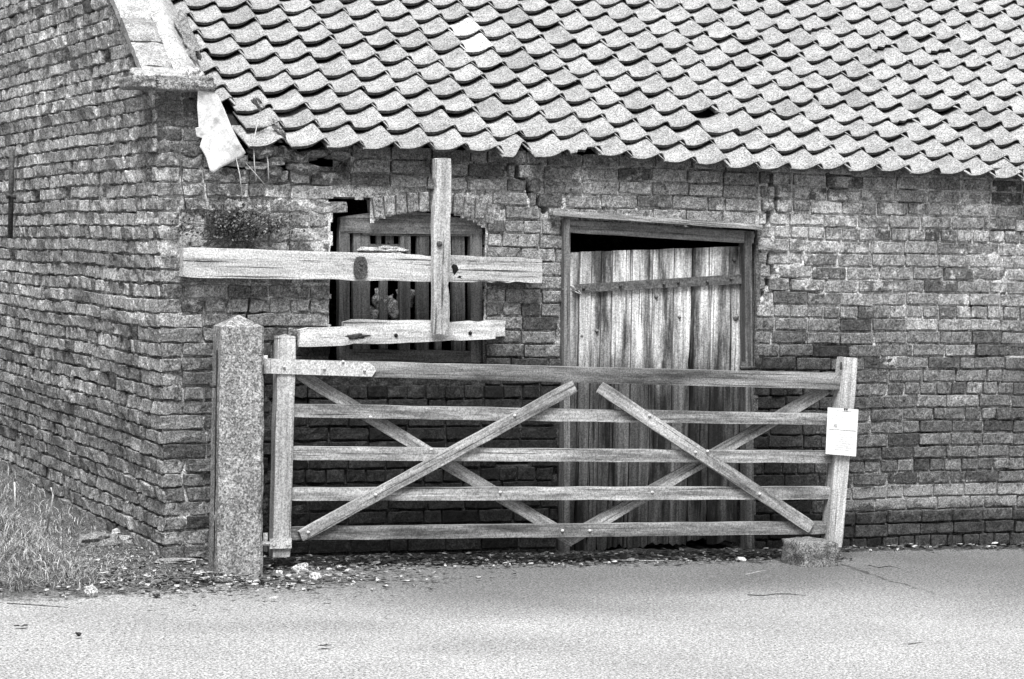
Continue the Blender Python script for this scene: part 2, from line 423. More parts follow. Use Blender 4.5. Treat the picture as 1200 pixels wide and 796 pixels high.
FRT = lambda s, d, z: Vector((s+lean(s, z), -d, z))
def build_front():
    mb = MB(); z = -.15+CH/2; row = 0; XE = 7.6
    while z < 2.20:
        header = row % 6 == (1 if True else 0)
        L = BL/2 if header else BL
        x = -.002 - (0 if row % 2 else BL/2 if not header else .06)
        first = True
        while x < XE:
            l = L*random.uniform(.95, 1.05)
            if not header and random.random() < .07: l = BL/2*random.uniform(.9, 1.1)
            x0 = x; x += l
            if first:
                x0 = 0; first = False
                if x < .05: continue
            ll = x-x0; cx = (x0+x)/2
            # clip at openings
            zc = z+wave(cx)
            a, b = x0, x
            for (oa, ob, oc, od) in (WIN, DOOR):
                if oc-.02 < zc < od+.02:
                    if a < oa < b: b = oa
                    elif a < ob < b: a = ob
                    elif oa <= a and b <= ob: b = a
            if zc > WIN[2] and 1.70 < zc and WIN[0]-.02 < cx < 1.84:
                # arch zone above the window
                if in_open(cx, zc-CH*.45, .0): continue
                if 1.10 < cx < 1.86 and zc < 1.965: continue
            if b-a < .035: continue
            ll = b-a; cx = (a+b)/2
            left = cx < .9
            er = 1.9 if left else 1.15
            if left and zc > 1.62: er = 2.3
            miss = .02 if left else .004
            if random.random() < miss: HOLES.append((cx, zc, ll)); continue
            joint = random.uniform(.008, .016)
            prot = random.gauss(.0055, .003)
            if left: prot = random.gauss(.004, .006) - .004
            if zc < .15 and cx > 3.6: prot += .014 + random.uniform(-.006, .006)
            val = min(1, max(0, random.gauss(.54, .15)))
            if random.random() < .10: val *= .35
            rot = random.gauss(0, .007 if not left else .014)
            cdn = crackd(cx, zc)
            gap = 0
            if cdn < .06: gap = random.uniform(.014, .03); joint += gap; val *= .9
            if x0 < 1.0 and x0 > .26 and zc > 2.08: continue
            if cdn < .12: rot += random.uniform(-.03, .03); prot += random.uniform(-.01, .008)
            cut = None
            for c in CRK:
                zs = sorted(c, key=lambda q: q[1])
                if zs[0][1]-.03 < zc < zs[-1][1]+.05:
                    xc = interp(zc, [(q[1], q[0]) for q in zs])
                    if a+.02 < xc < b-.02: cut = xc
            if cut:
                gw = random.uniform(.010, .018)
                for (p_, q_) in ((a+joint/2, cut-gw), (cut+gw, b-joint/2)):
                    if q_-p_ > .02: brick(mb, FRT, (p_+q_)/2, zc+random.uniform(-.004, .004), q_-p_, CH-random.uniform(.008, .016), prot+random.uniform(-.008, .008), val, front_tone, er, rot)
                continue
            brick(mb, FRT, cx, zc, ll-joint, CH-random.uniform(.008, .016)-gap*.5, prot, val, front_tone, er, rot)
        z += CH; row += 1
    # soldier arch over the window
    for k in range(11):
        cx = 1.165 + k*.066; 
        zc = 1.865+.055*(1-((cx-1.47)/.36)**2) + random.uniform(-.004, .004)
        a = (cx-1.47)*.35
        def fa(s, d, z, cx=cx, zc=zc, a=a): 
            ds, dz = s-cx, z-zc; return FRT(cx+ds*math.cos(a)+dz*math.sin(a), d, zc-ds*math.sin(a)+dz*math.cos(a))
        brick(mb, fa, cx, zc, .054, .105, .008, random.uniform(.45, .8), front_tone, 1.3, 0)
    # tumbled stones and broken bricks at the head of the wall, left end
    for i in range(16):
        u = random.uniform(285, 400); v = random.uniform(172, 200) + max(0, (330-u))*.12
        p = W(u, v, random.uniform(-.01, .05))
        rock(mb, p, (random.uniform(.05, .09), .07, random.uniform(.025, .045)), (random.uniform(.2, .6), .8, .2), 0, i*3.1, Matrix.Rotation(random.uniform(-.35, .35), 3, 'Y'), 2, .35, .55)
    # mortar bed
    st = .0125; x0, x1, z0, z1 = .012, 7.6, -.15, 2.2
    nx = int((x1-x0)/st)+1; nz = int((z1-z0)/st)+1; vs = []; cs = []
    for j in range(nz):
        for i in range(nx):
            x = x0+i*st; z = z0+j*st
            d = -.015 + .017*N(x*1.7, 14, z*2.2) + .006*N(x*6, 4, z*9)+.005*N(x*38, 1, z*38)
            if x < 1.0:
                d += sm(1.0, .8, x)*(.000+.020*max(-.4, N(x*3.4, 9, z*4.5))+.006*N(x*15, 9, z*15))
            if x > 3.9 and z < .5: d += .004*N(x*5, 3, z*9)
            if x < 6 and z > 1.2:
                c = crackd(x, z)
                if c < .04: d -= .07*(1-sm(.010, .026, c))
            if x > 3 and x < 6 or x < 1:   # small lost joints
                q = N(x*3.1, 22, z*5.2)
                if q > .34: d -= .035*sm(.34, .5, q)
            if .24 < x < 1.0 and z > 2.07+.02*N(x*7, 1, 1): d -= .085
            if x > 3.5 and z > 1.0: d += .006
            if x > 3.8 and .12 < z < .40: d += .009
            for (hx, hz, hl) in HOLES:
                if abs(z-hz) < CH*.42 and abs(x-hx) < hl*.46: d = -.07
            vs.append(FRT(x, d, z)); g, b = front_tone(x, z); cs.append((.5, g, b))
    fs = []
    for j in range(nz-1):
        for i in range(nx-1):
            if in_open(x0+(i+.5)*st, z0+(j+.5)*st): continue
            if .27 < x0+i*st < .93 and z0+j*st > 2.075+.03*N((x0+i*st)*7, 1, 1): continue
            fs.append((j*nx+i, j*nx+i+1, (j+1)*nx+i+1, (j+1)*nx+i))
    mb.add(vs, fs, cs, 1)
    # backing and reveals
    def rb(a, b, c=(.5, .7, 0)): mb.box(a, b, c, 1)
    T = .23
    rb((.02, .098, -.15), (WIN[0]-.04, T, 2.05)); rb((WIN[1]+.004, .098, -.15), (DOOR[0]-.004, T, 2.05)); rb((DOOR[1]+.004, .098, -.15), (7.6, T, 2.1))
    rb((WIN[0]-.04, .098, -.15), (WIN[1]+.004, T, WIN[2]-.004)); rb((WIN[0]-.04, .11, 1.93), (WIN[1]+.004, T, 2.1)); rb((DOOR[0]-.004, .098, DOOR[3]+.004), (DOOR[1]+.004, T, 2.1))
    # right edge reveal of the door opening
    mb.box((DOOR[1]-.002, -.002, -.15), (DOOR[1]+.03, .2, DOOR[3]), (.4, .6, 0), 0)
    return mb.build('wall', [M['brick'], M['mortar']], barn, smooth=False)
front = build_front()
tag(front, 'weathered long wall of uneven brick courses with cracks and lime patches')

RIDY = 3.4; TA = math.tan(R(32.5)); ZK = 2.40
def gtop(y): return (ZK + TA*y) if y < RIDY else ZK+TA*(2*RIDY-y)
GBL = lambda s, d, z: Vector((-d+lean(0, z), s, z))
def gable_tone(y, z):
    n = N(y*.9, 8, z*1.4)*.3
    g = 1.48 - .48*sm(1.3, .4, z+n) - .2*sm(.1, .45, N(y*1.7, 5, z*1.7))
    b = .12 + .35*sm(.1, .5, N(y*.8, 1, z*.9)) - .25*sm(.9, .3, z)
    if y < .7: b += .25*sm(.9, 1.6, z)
    return g, b
GH = []
def build_gable():
    mb = MB(); z = -.15+CH/2; row = 0
    while z < gtop(RIDY):
        header = row % 4 == 0
        y = 0 if row % 2 else -BL/2; first = True
        while y < 2*RIDY:
            l = (BL/2 if header else (BL if random.random() < .72 else BL/2))*random.uniform(.93, 1.07)
            y0 = y; y += l
            if y < .04: continue
            y0 = max(y0, .001)
            cx = (y0+y)/2; zc = z + .012*N(cx*.8, 4, z*.8)
            if zc+.03 > gtop(cx): continue
            if random.random() < .020: GH.append((cx, zc, (y-y0)*random.uniform(.5, 1))); continue
            val = min(1, max(0, random.gauss(.56, .17)))
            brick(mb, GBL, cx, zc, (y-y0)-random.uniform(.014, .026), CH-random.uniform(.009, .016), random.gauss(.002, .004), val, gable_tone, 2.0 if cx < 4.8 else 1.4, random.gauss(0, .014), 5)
        z += CH; row += 1
    st = .02; ny = int(2*RIDY/st)+1; nz = int((gtop(RIDY)+.15)/st)+1; vs = []; cs = []
    for j in range(nz):
        for i in range(ny):
            y = i*st+.012; z = -.15+j*st
            d = -.018+.006*N(y*8, 14, z*8)+.005*N(y*30, 11, z*30) + .006*N(y*1.2, 4, z*1.2) + .009*max(-.6, N(y*2.1, 19, z*3))-.002
            q = N(y*3.3, 52, z*5.2)
            if q > .36: d -= .05*sm(.36, .5, q)
            for (hx, hz, hl) in GH:
                if abs(z-hz) < CH*.45 and abs(y-hx) < hl*.48: d = -.075
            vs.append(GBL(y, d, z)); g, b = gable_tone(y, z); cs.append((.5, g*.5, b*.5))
    fs = [(j*ny+i, j*ny+i+1, (j+1)*ny+i+1, (j+1)*ny+i) for j in range(nz-1) for i in range(ny-1) if -.15+(j+1)*st < gtop((i+.5)*st)]
    mb.add(vs, fs, cs, 1)
    # body of the gable behind the bricks
    X0, X1 = .10, .225; pts = [(0.1, -.15), (2*RIDY-.1, -.15), (2*RIDY-.1, ZK-.02), (RIDY, gtop(RIDY)-.04), (.1, ZK+.03)]
    vs = [Vector((X0, y, z)) for y, z in pts]+[Vector((X1, y, z)) for y, z in pts]; n = 5
    mb.add(vs, [tuple(range(5))[::-1], tuple(range(5, 10))]+[(i, (i+1) % n, n+(i+1) % n, n+i) for i in range(n)], (.5, .8, 0), 1)
    return mb.build('gable_wall', [M['softbrick'], M['softmortar']], barn, smooth=False)
gab = build_gable(); tag(gab, 'eroded gable wall of small pale brick receding to the left')

# corner pier under the kneeler (front end of the raised gable), above the eaves
def build_pier():
    mb = MB(); z = 2.125
    k = 0
    while z < 2.47:
        hh = CH
        for x0, x1 in (((0, .125), (.125, .235)) if k % 2 else ((0, .235),)):
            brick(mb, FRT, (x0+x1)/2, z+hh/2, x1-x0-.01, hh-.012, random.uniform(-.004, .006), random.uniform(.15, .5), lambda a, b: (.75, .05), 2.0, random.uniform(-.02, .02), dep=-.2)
        z += CH; k += 1
    mb.box((-.06, .01, 2.1), (.225, .2, 2.49), (.5, .7, .2), 1)
    mb.build('gable_pier', [M['brick'], M['mortar']], barn)
build_pier()

# coping of the gable: slabs, kneeler and mortar fillet
cope = bpy.data.objects.new('gable_coping', None)
bpy.data.objects.remove(cope)
def build_coping():
    mb = MB(); s = .02; random.seed(31)
    sd_ = Vector((0, math.cos(R(32.5)), math.sin(R(32.5)))); nn = Vector((0, -math.sin(R(32.5)), math.cos(R(32.5))))
    base = Vector((0, 0, ZK+.03))
    def slab(x0, x1, s0, s1, n0, n1, val, sdv):
        nxx, nyy = 6, 6; vs = []
        for lev in (0, 1):
            for j in range(nyy):
                for i in range(nxx):
                    x = x0+(x1-x0)*i/(nxx-1); q = s0+(s1-s0)*j/(nyy-1)
                    e = (i in (0, nxx-1)) or (j in (0, nyy-1))
                    x += .006*N(x*20+sdv, q*20, 0) + -.095; q += .007*N(x*20, q*20+sdv, 3)
                    h = (n1 if lev else n0)+(.008*N(x*18, q*18, sdv)-(.008 if e else 0) if lev else 0)
                    vs.append(base+Vector((x, 0, 0))+sd_*q+nn*h)
        m_ = nxx*nyy; fs = [(m_+j*nxx+i, m_+j*nxx+i+1, m_+(j+1)*nxx+i+1, m_+(j+1)*nxx+i) for j in range(nyy-1) for i in range(nxx-1)]
        ring = [i for i in range(nxx)]+[j*nxx+nxx-1 for j in range(1, nyy)]+[(nyy-1)*nxx+i for i in range(nxx-2, -1, -1)]+[j*nxx for j in range(nyy-2, 0, -1)]
        for q in range(len(ring)):
            a, b = ring[q], ring[(q+1) % len(ring)]; fs.append((a, b, m_+b, m_+a))
        fs.append(tuple(ring)[::-1])
        mb.add(vs, fs, (val, 1, 0))
    k = 0
    while s < 4.05:
        l = random.uniform(.24, .42)
        slab(-.012, .21+random.uniform(-.01, .01), s, s+l-.008, .0, .055+random.uniform(-.006, .006), random.uniform(.35, .8), k*7.7); s += l; k += 1
    o = mb.build('gable_coping', M['cope'], barn, smooth=False, recalc=True); o['label'] = 'pale stone coping slabs climbing the raised gable'
    # fillet of mortar between coping and tiles
    mb = MB(); vs = []; fs = []; n = 60
    for i in range(n+1):
        q = -.03+4.1*i/n
        for j, (x, h) in enumerate(((.13, .056), (.17, .070), (.21, .050), (.26, .0), (.30, -.045), (.30, -.12))):
            vs.append(base+Vector((x-.07*(1-j/6)+.012*N(q*6, j, 1), 0, 0))+sd_*(q+.01*N(q*9, j, 5))+nn*(h+.014*N(q*7, j*2, 2)))
    for i in range(n):
        for j in range(5): fs.append((i*6+j, i*6+j+1, (i+1)*6+j+1, (i+1)*6+j))
    mb.add(vs, fs, (.8, 1.1, 0)); mb.build('mortar_fillet', M['cope'], o)
    mb = MB()
    rock(mb, GX(212, 48, .2)+Vector((0.02, -.02, .02)), (.042, .18, .035), (.35, .75, 0), 0, 4.2, Matrix.Rotation(R(33), 3, 'X'), 4, .8, .6)
    q = mb.build('fillet_stone', M['stone'], o)
    # kneeler: two slabs at the foot
    mb = MB()
    a = W(153, 96, -.05); b = W(241, 97, -.05)
    for (xa, xb, h, v, sdv) in ((-.20, -.075, .062, .42, 1), (-.07, .235, .078, .46, 2)):
        for lev in (0,):
            rock(mb, ((xa+xb)/2-.02, .06, 2.505), ((xb-xa)/2*1.05, .16, h/2), (v, .8, 0), 0, sdv*5, Matrix.Identity(3), 4, .07, .95)
    rock(mb, (-.02, .12, 2.555), (.15, .14, .022), (.75, 1, 0), 0, 9.5, Matrix.Rotation(R(12), 3, 'X'), 3, .12, .8)
    rock(mb, (.14, .05, 2.565), (.045, .06, .03), (1, 1.3, 0), 0, 3.5, Matrix.Identity(3), 3, .3, .5)
    q = mb.build('kneeler', M['stone'], o); q['label'] = 'rough projecting slab at the foot of the coping'
build_coping()

# walls out of sight, floor-to-roof, so the barn is closed and dark inside
mb = MB(); mb.box((0.02, 2*RIDY-.02, -.15), (7.6, 2*RIDY+.2, 2.2), (.5, .9, 0)); mb.build('wall', M['mortar'], barn)
mb = MB(); pts = [(0.0, -.15), (2*RIDY, -.15), (2*RIDY, 2.2), (RIDY, 2.2+TA*RIDY*.9), (0.0, 2.2)]
vs = [Vector((7.6, y, z)) for y, z in pts]+[Vector((7.8, y, z)) for y, z in pts]
mb.add(vs, [tuple(range(5)), tuple(range(5, 10))]+[(i, (i+1) % 5, 5+(i+1) % 5, 5+i) for i in range(5)]); mb.build('gable_wall', M['mortar'], barn, recalc=True, smooth=False)

# roof
AL = R(30.5); SD = Vector((0, math.cos(AL), math.sin(AL))); NN = Vector((0, -math.sin(AL), math.cos(AL)))
EY = -.11
EZ = [(.2, 2.185), (.63, 2.170), (.915, 2.185), (1.6, 2.185), (1.9, 2.17), (2.42, 2.187), (2.95, 2.166), (3.5, 2.152), (4.06, 2.143), (4.65, 2.133), (5.25, 2.123), (8, 2.10)]
TW = .200; TG = .212
def rp(x, s, h):                # point on the roof: along the eaves, up the slope, above it
    z = interp(x, EZ)*math.exp(-s*.25)+(2.165)*(1-math.exp(-s*.25))
    und = .022*N(x*.75, s*.9, 2)+.012*N(x*2.2, s*2.2, 9)
    und -= .012*math.exp(-((x-2.9)/.5)**2)
    return Vector((x, EY, z)) + SD*s + NN*(h+und)
AM = .027
def prof(q):                   # q in tile widths: trough then roll
    for (a, b), (c, d) in zip(PK, PK[1:]):
        if q <= c:
            t = (q-a)/(c-a); return AM*(b+(d-b)*t)
    return AM*PK[-1][1]
PK = [(0, -.80), (.08, -.93), (.2, -1.0), (.32, -.98), (.44, -.80), (.56, -.42), (.66, .05), (.75, .52), (.82, .84), (.875, .98), (.92, .92), (.96, .62), (1.0, .15), (1.06, -.4)]
def tile_mesh(mb, x0, s0, lift=0, rot=0, col=(.5, 1, 0), ln=None, tilt=0, warp=rp, brk=None):
    ln = ln or TG*1.32; th = .018; nq = len(PK); ns = 4
    qs = [a for a, b in PK]; vs = []; fs = []; cl = []
    for lev in (0, 1):
        for j in range(ns):
            t = j/(ns-1)
            for i, q in enumerate(qs):
                if brk: tt = brk(q, t)
                else: tt = t
                dx = (q-.5)*TW; ds = tt*ln
                xx = dx*math.cos(rot)-ds*math.sin(rot); ss = dx*math.sin(rot)+ds*math.cos(rot)
                pq = prof(q)
                if pq < 0: pq *= .78+.30*tt
                h = pq+.037-.034*tt*(ln/(TG*1.32))+lift*(1-tt)+tilt*dx
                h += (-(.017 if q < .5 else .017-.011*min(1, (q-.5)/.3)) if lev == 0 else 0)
                cl.append((col[0], col[1]*(.30 if lev == 0 else 1), 0))  # underside colour darkened to stand in for shade
                if lev and (i in (0, nq-1)): h -= .003
                vs.append(warp(x0+TW*.5+xx, s0+ss, h))
    m_ = nq*ns
    for j in range(ns-1):
        for i in range(nq-1):
            fs.append((m_+j*nq+i, m_+j*nq+i+1, m_+(j+1)*nq+i+1, m_+(j+1)*nq+i)); fs.append((j*nq+i, (j+1)*nq+i, (j+1)*nq+i+1, j*nq+i+1))
    for i in range(nq-1): fs.append((i, i+1, m_+i+1, m_+i)); fs.append(((ns-1)*nq+i+1, (ns-1)*nq+i, m_+(ns-1)*nq+i, m_+(ns-1)*nq+i+1))
    for j in range(ns-1):
        fs.append((j*nq, m_+j*nq, m_+(j+1)*nq, (j+1)*nq)); a = nq-1
        fs.append((j*nq+a, (j+1)*nq+a, m_+(j+1)*nq+a, m_+j*nq+a))
    # shade below each lap painted dark along the lower edge, on its own vertices
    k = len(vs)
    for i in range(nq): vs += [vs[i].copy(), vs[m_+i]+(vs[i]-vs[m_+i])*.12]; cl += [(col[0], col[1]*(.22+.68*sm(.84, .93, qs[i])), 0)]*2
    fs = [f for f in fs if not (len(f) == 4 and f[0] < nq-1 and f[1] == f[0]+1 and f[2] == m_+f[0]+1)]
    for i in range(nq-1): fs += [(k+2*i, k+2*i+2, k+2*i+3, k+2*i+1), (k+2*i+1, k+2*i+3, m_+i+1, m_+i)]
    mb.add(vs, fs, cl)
def build_roof():
    random.seed(12); mb = MB(); nrow = 19; ncol = 37
    X0 = .232
    roof = None; special = []
    for r in range(nrow):
        for c in range(ncol):
            x0 = X0+c*TW+.012*N(r*.5, c*.3, 3); s0 = r*TG+.010*N(c*.35, r*.4, 7)
            x0 += random.uniform(-.004, .004); s0 += random.uniform(-.012, .012)
            rot = random.gauss(0, .020); lift = abs(random.gauss(0, .006)); 
            val = min(1, max(0, random.gauss(.52, .07)))
            if random.random() < .05: val = random.uniform(.15, .3)
            if random.random() < .06: s0 -= random.uniform(.01, .03); rot += random.uniform(-.06, .06); lift += .008
            if c == 0 and r < 3: continue
            if c == 1 and r < 1: continue
            if (r, c) in SPEC: special.append((r, c, x0, s0)); continue
            bk = None
            if random.random() < .045:
                bq = random.choice((.15, .5, .9)); bw = random.uniform(.15, .4); bd = random.uniform(.08, .25)
                bk = lambda q, t: max(t, bd*max(0, 1-abs(q-bq)/bw)*(.8+.4*math.sin(q*31)))
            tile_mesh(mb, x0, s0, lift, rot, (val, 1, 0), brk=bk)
    roof = mb.build('roof', M['tile'], barn); roof['label'] = 'sagging roof of pale wavy clay pantiles in overlapping rows'
    for r, c, x0, s0 in special:
        k = SPEC[(r, c)]; m2 = MB()
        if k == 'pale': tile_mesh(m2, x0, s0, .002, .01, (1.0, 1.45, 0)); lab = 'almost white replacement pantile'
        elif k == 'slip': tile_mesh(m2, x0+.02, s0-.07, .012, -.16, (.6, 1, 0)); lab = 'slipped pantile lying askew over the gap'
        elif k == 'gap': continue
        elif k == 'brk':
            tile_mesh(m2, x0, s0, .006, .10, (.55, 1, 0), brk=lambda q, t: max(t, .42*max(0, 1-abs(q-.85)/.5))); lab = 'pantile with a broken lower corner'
        o = m2.build('roof_tile', M['tile'], roof); o['label'] = lab
    # the loose pair hanging at the left end of the eaves
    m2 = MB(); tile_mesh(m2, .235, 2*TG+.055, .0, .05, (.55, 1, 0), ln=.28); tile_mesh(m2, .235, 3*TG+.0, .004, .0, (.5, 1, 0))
    m2.build('roof_tile', M['tile'], roof)['label'] = 'end pantile stopping short above the white sheet'
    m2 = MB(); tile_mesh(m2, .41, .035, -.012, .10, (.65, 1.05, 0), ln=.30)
    m2.build('roof_tile', M['tile'], roof)['label'] = 'loose pantile hanging out over the broken eaves'
    # dark underlay sheet added below the tiles to stop light leaking in
    m3 = MB(); xs = [.235+i*.25 for i in range(31)]; ss = [.16, .6, 1.4, 2.4, 3.3, 4.02]; vs = []
    for s in ss:
        for x in xs: vs.append(rp(x, s, -.045))
    n = len(xs); fs = [(j*n+i, j*n+i+1, (j+1)*n+i+1, (j+1)*n+i) for j in range(len(ss)-1) for i in range(n-1)]
    o = len(vs)
    top = rp(3, 4.05, 0)
    vs += [Vector((.2, top.y-.1, top.z-.05)), Vector((7.8, top.y-.1, top.z-.05)), Vector((7.8, 2*RIDY+.3, 2.15)), Vector((.2, 2*RIDY+.3, 2.15))]; fs.append((o, o+1, o+2, o+3))
    m3.add(vs, fs, (.5, 1, 0)); m3.build('roof_light_stop', M['dark'], barn)
    m4 = MB(); m4.tube([rp(x*.4+.2, 4.0, .03)+Vector((0, .06, 0)) for x in range(20)], .09, 10, (.4, 1, 0)); m4.build('ridge', M['tile'], roof)
SPEC = {}
def rc(u, v):                   # which tile of the grid is at a place of the photograph
    best = None
    for r in range(19):
        for c in range(37):
            p = rp(.232+(c+.45)*TW, r*TG+.09, .02)-CAM; z = p.dot(fw)
            q = (CX+F*p.dot(rt)/z, CY-F*p.dot(up)/z); d = (q[0]-u)**2+(q[1]-v)**2
            if best is None or d < best[0]: best = (d, r, c)
    return best[1:]
SPEC[rc(547, 38)] = 'pale'; SPEC[rc(563, 58)] = 'pale'
a = rc(812, 141); SPEC[a] = 'brk'; SPEC[rc(838, 150)] = 'slip'
SPEC[rc(612, 182)] = 'brk'
build_roof()

# fillets of old mortar under some tiles, mortar lump at left verge
mb = MB()
for (u, v, y, s) in ((327, 152, -.05, (.016, .04, .06)), (303, 122, -.02, (.018, .04, .045))):
    mb = MB(); rock(mb, W(u, v, y), (s[0]*.7, s[1], s[2]*.8), (.6, .9, 0), 0, u, Matrix.Rotation(-.65, 3, 'Y'), 3, 1.1, .4)
    mb.build('verge_mortar', M['stone'], barn)

# window: frame and slats
def build_window():
    win = bpy.data.objects.new('window', None); COL.objects.link(win); win.parent = barn
    win['label'] = 'decayed slatted wooden window in a shallow recess'
    Y = .085
    def P(u, v, y=Y): return W(u, v, y)
    def pl(name, u0, v0, u1, v1, wpx, t=.03, mat='slat', y=Y, val=.5, dark=1, w2=None, **k):
        a = P(u0, v0, y); b = P(u1, v1, y); q = wpx/212
        return plank(name, a, b, q, t, M[mat], win, .0015, val=val, dark=dark, w2=(w2/212 if w2 else None), **k)
    # head with a curved top, stiles
    mb = MB(); pts = []
    for i in range(13):
        u = 397+ (563-397)*i/12; t = i/12
        pts.append((P(u, 256 - 8*math.sin(math.pi*min(1, t*1.1+.05)), Y), P(u, 273+2*t, Y)))
    vs = []
    for dy in (-.028, .03):
        for a, b in pts: vs += [a+Vector((0, dy, 0)), b+Vector((0, dy, 0))]
    n = len(pts)*2; fs = []
    for i in range(len(pts)-1):
        fs += [(2*i, 2*i+2, 2*i+3, 2*i+1), (n+2*i, n+2*i+1, n+2*i+3, n+2*i+2), (2*i, n+2*i, n+2*i+2, 2*i+2), (2*i+1, 2*i+3, n+2*i+3, n+2*i+1)]
    fs += [(0, 1, n+1, n), (n-2, 2*n-2, 2*n-1, n-1)]
    mb.add(vs, fs, (.7, 1.15, 0)); mb.build('window_head', M['frame'], win, recalc=True, smooth=False)
    pl('stile', 402, 262, 402, 424, 13, .05, val=.6, y=Y)
    pl('stile', 556, 262, 557, 424, 15, .05, val=.55, y=Y)
    pl('mullion', 417, 274, 417, 424, 9, .035, val=.6); pl('mullion', 427, 274, 427, 424, 12, .03, val=.75)
    pl('mullion', 474, 272, 473, 424, 13, .035, val=.65); pl('mullion', 495, 272, 494, 424, 15, .03, val=.5)
    pl('mullion', 536, 274, 537, 424, 16, .03, val=.6, y=Y+.01)
    pl('slat', 449, 298, 449, 424, 10, .02, val=.6, y=Y+.012)
    pl('slat', 443, 274, 443, 286, 6, .02, val=.6, y=Y+.012); pl('slat', 456, 274, 456, 286, 10, .02, val=.3, y=Y+.01)
    pl('rail', 424, 274, 561, 275, 4, .04, val=.7); pl('rail', 430, 289, 470, 289, 6, .03, val=.4, y=Y+.01)
    pl('rail', 396, 416, 563, 418, 14, .045, val=.4)
    pl('slat', 536, 284, 536, 300, 12, .02, val=.9, y=Y+.02)
    pl('slat', 513, 274, 513, 424, 8, .02, val=.4, y=Y+.015)
    # lumps of broken plaster sitting on the middle rail and behind the slats
    mb = MB()
    rock(mb, P(449, 294, .062), (.108, .022, .019), (.7, 1.2, 0), 0, 6.3, Matrix.Identity(3), 4, .75, .8)
    q = mb.build('plaster_lump', M['stone'], win); q['label'] = 'pale strip of crumbled plaster lodged on the window rail'
    for i in range(6):
        mb = MB(); rock(mb, P(436+i*7.5+2*(i % 2), 370-7*((i*3) % 4), .13), (.045, .03, .05), (.5, .8, 0), 0, i*4, None, 3, .7, .3); mb.build('rubble_lump', M['stone'], win)
    # rendered lining of the recess, dark interior boards
    mb = MB(); mb.box((WIN[0]-.03, .23, .9), (WIN[1]+.02, .5, .92), (.3, .5, 0)); mb.build('sill', M['mortar'], win)
    return win
build_window()

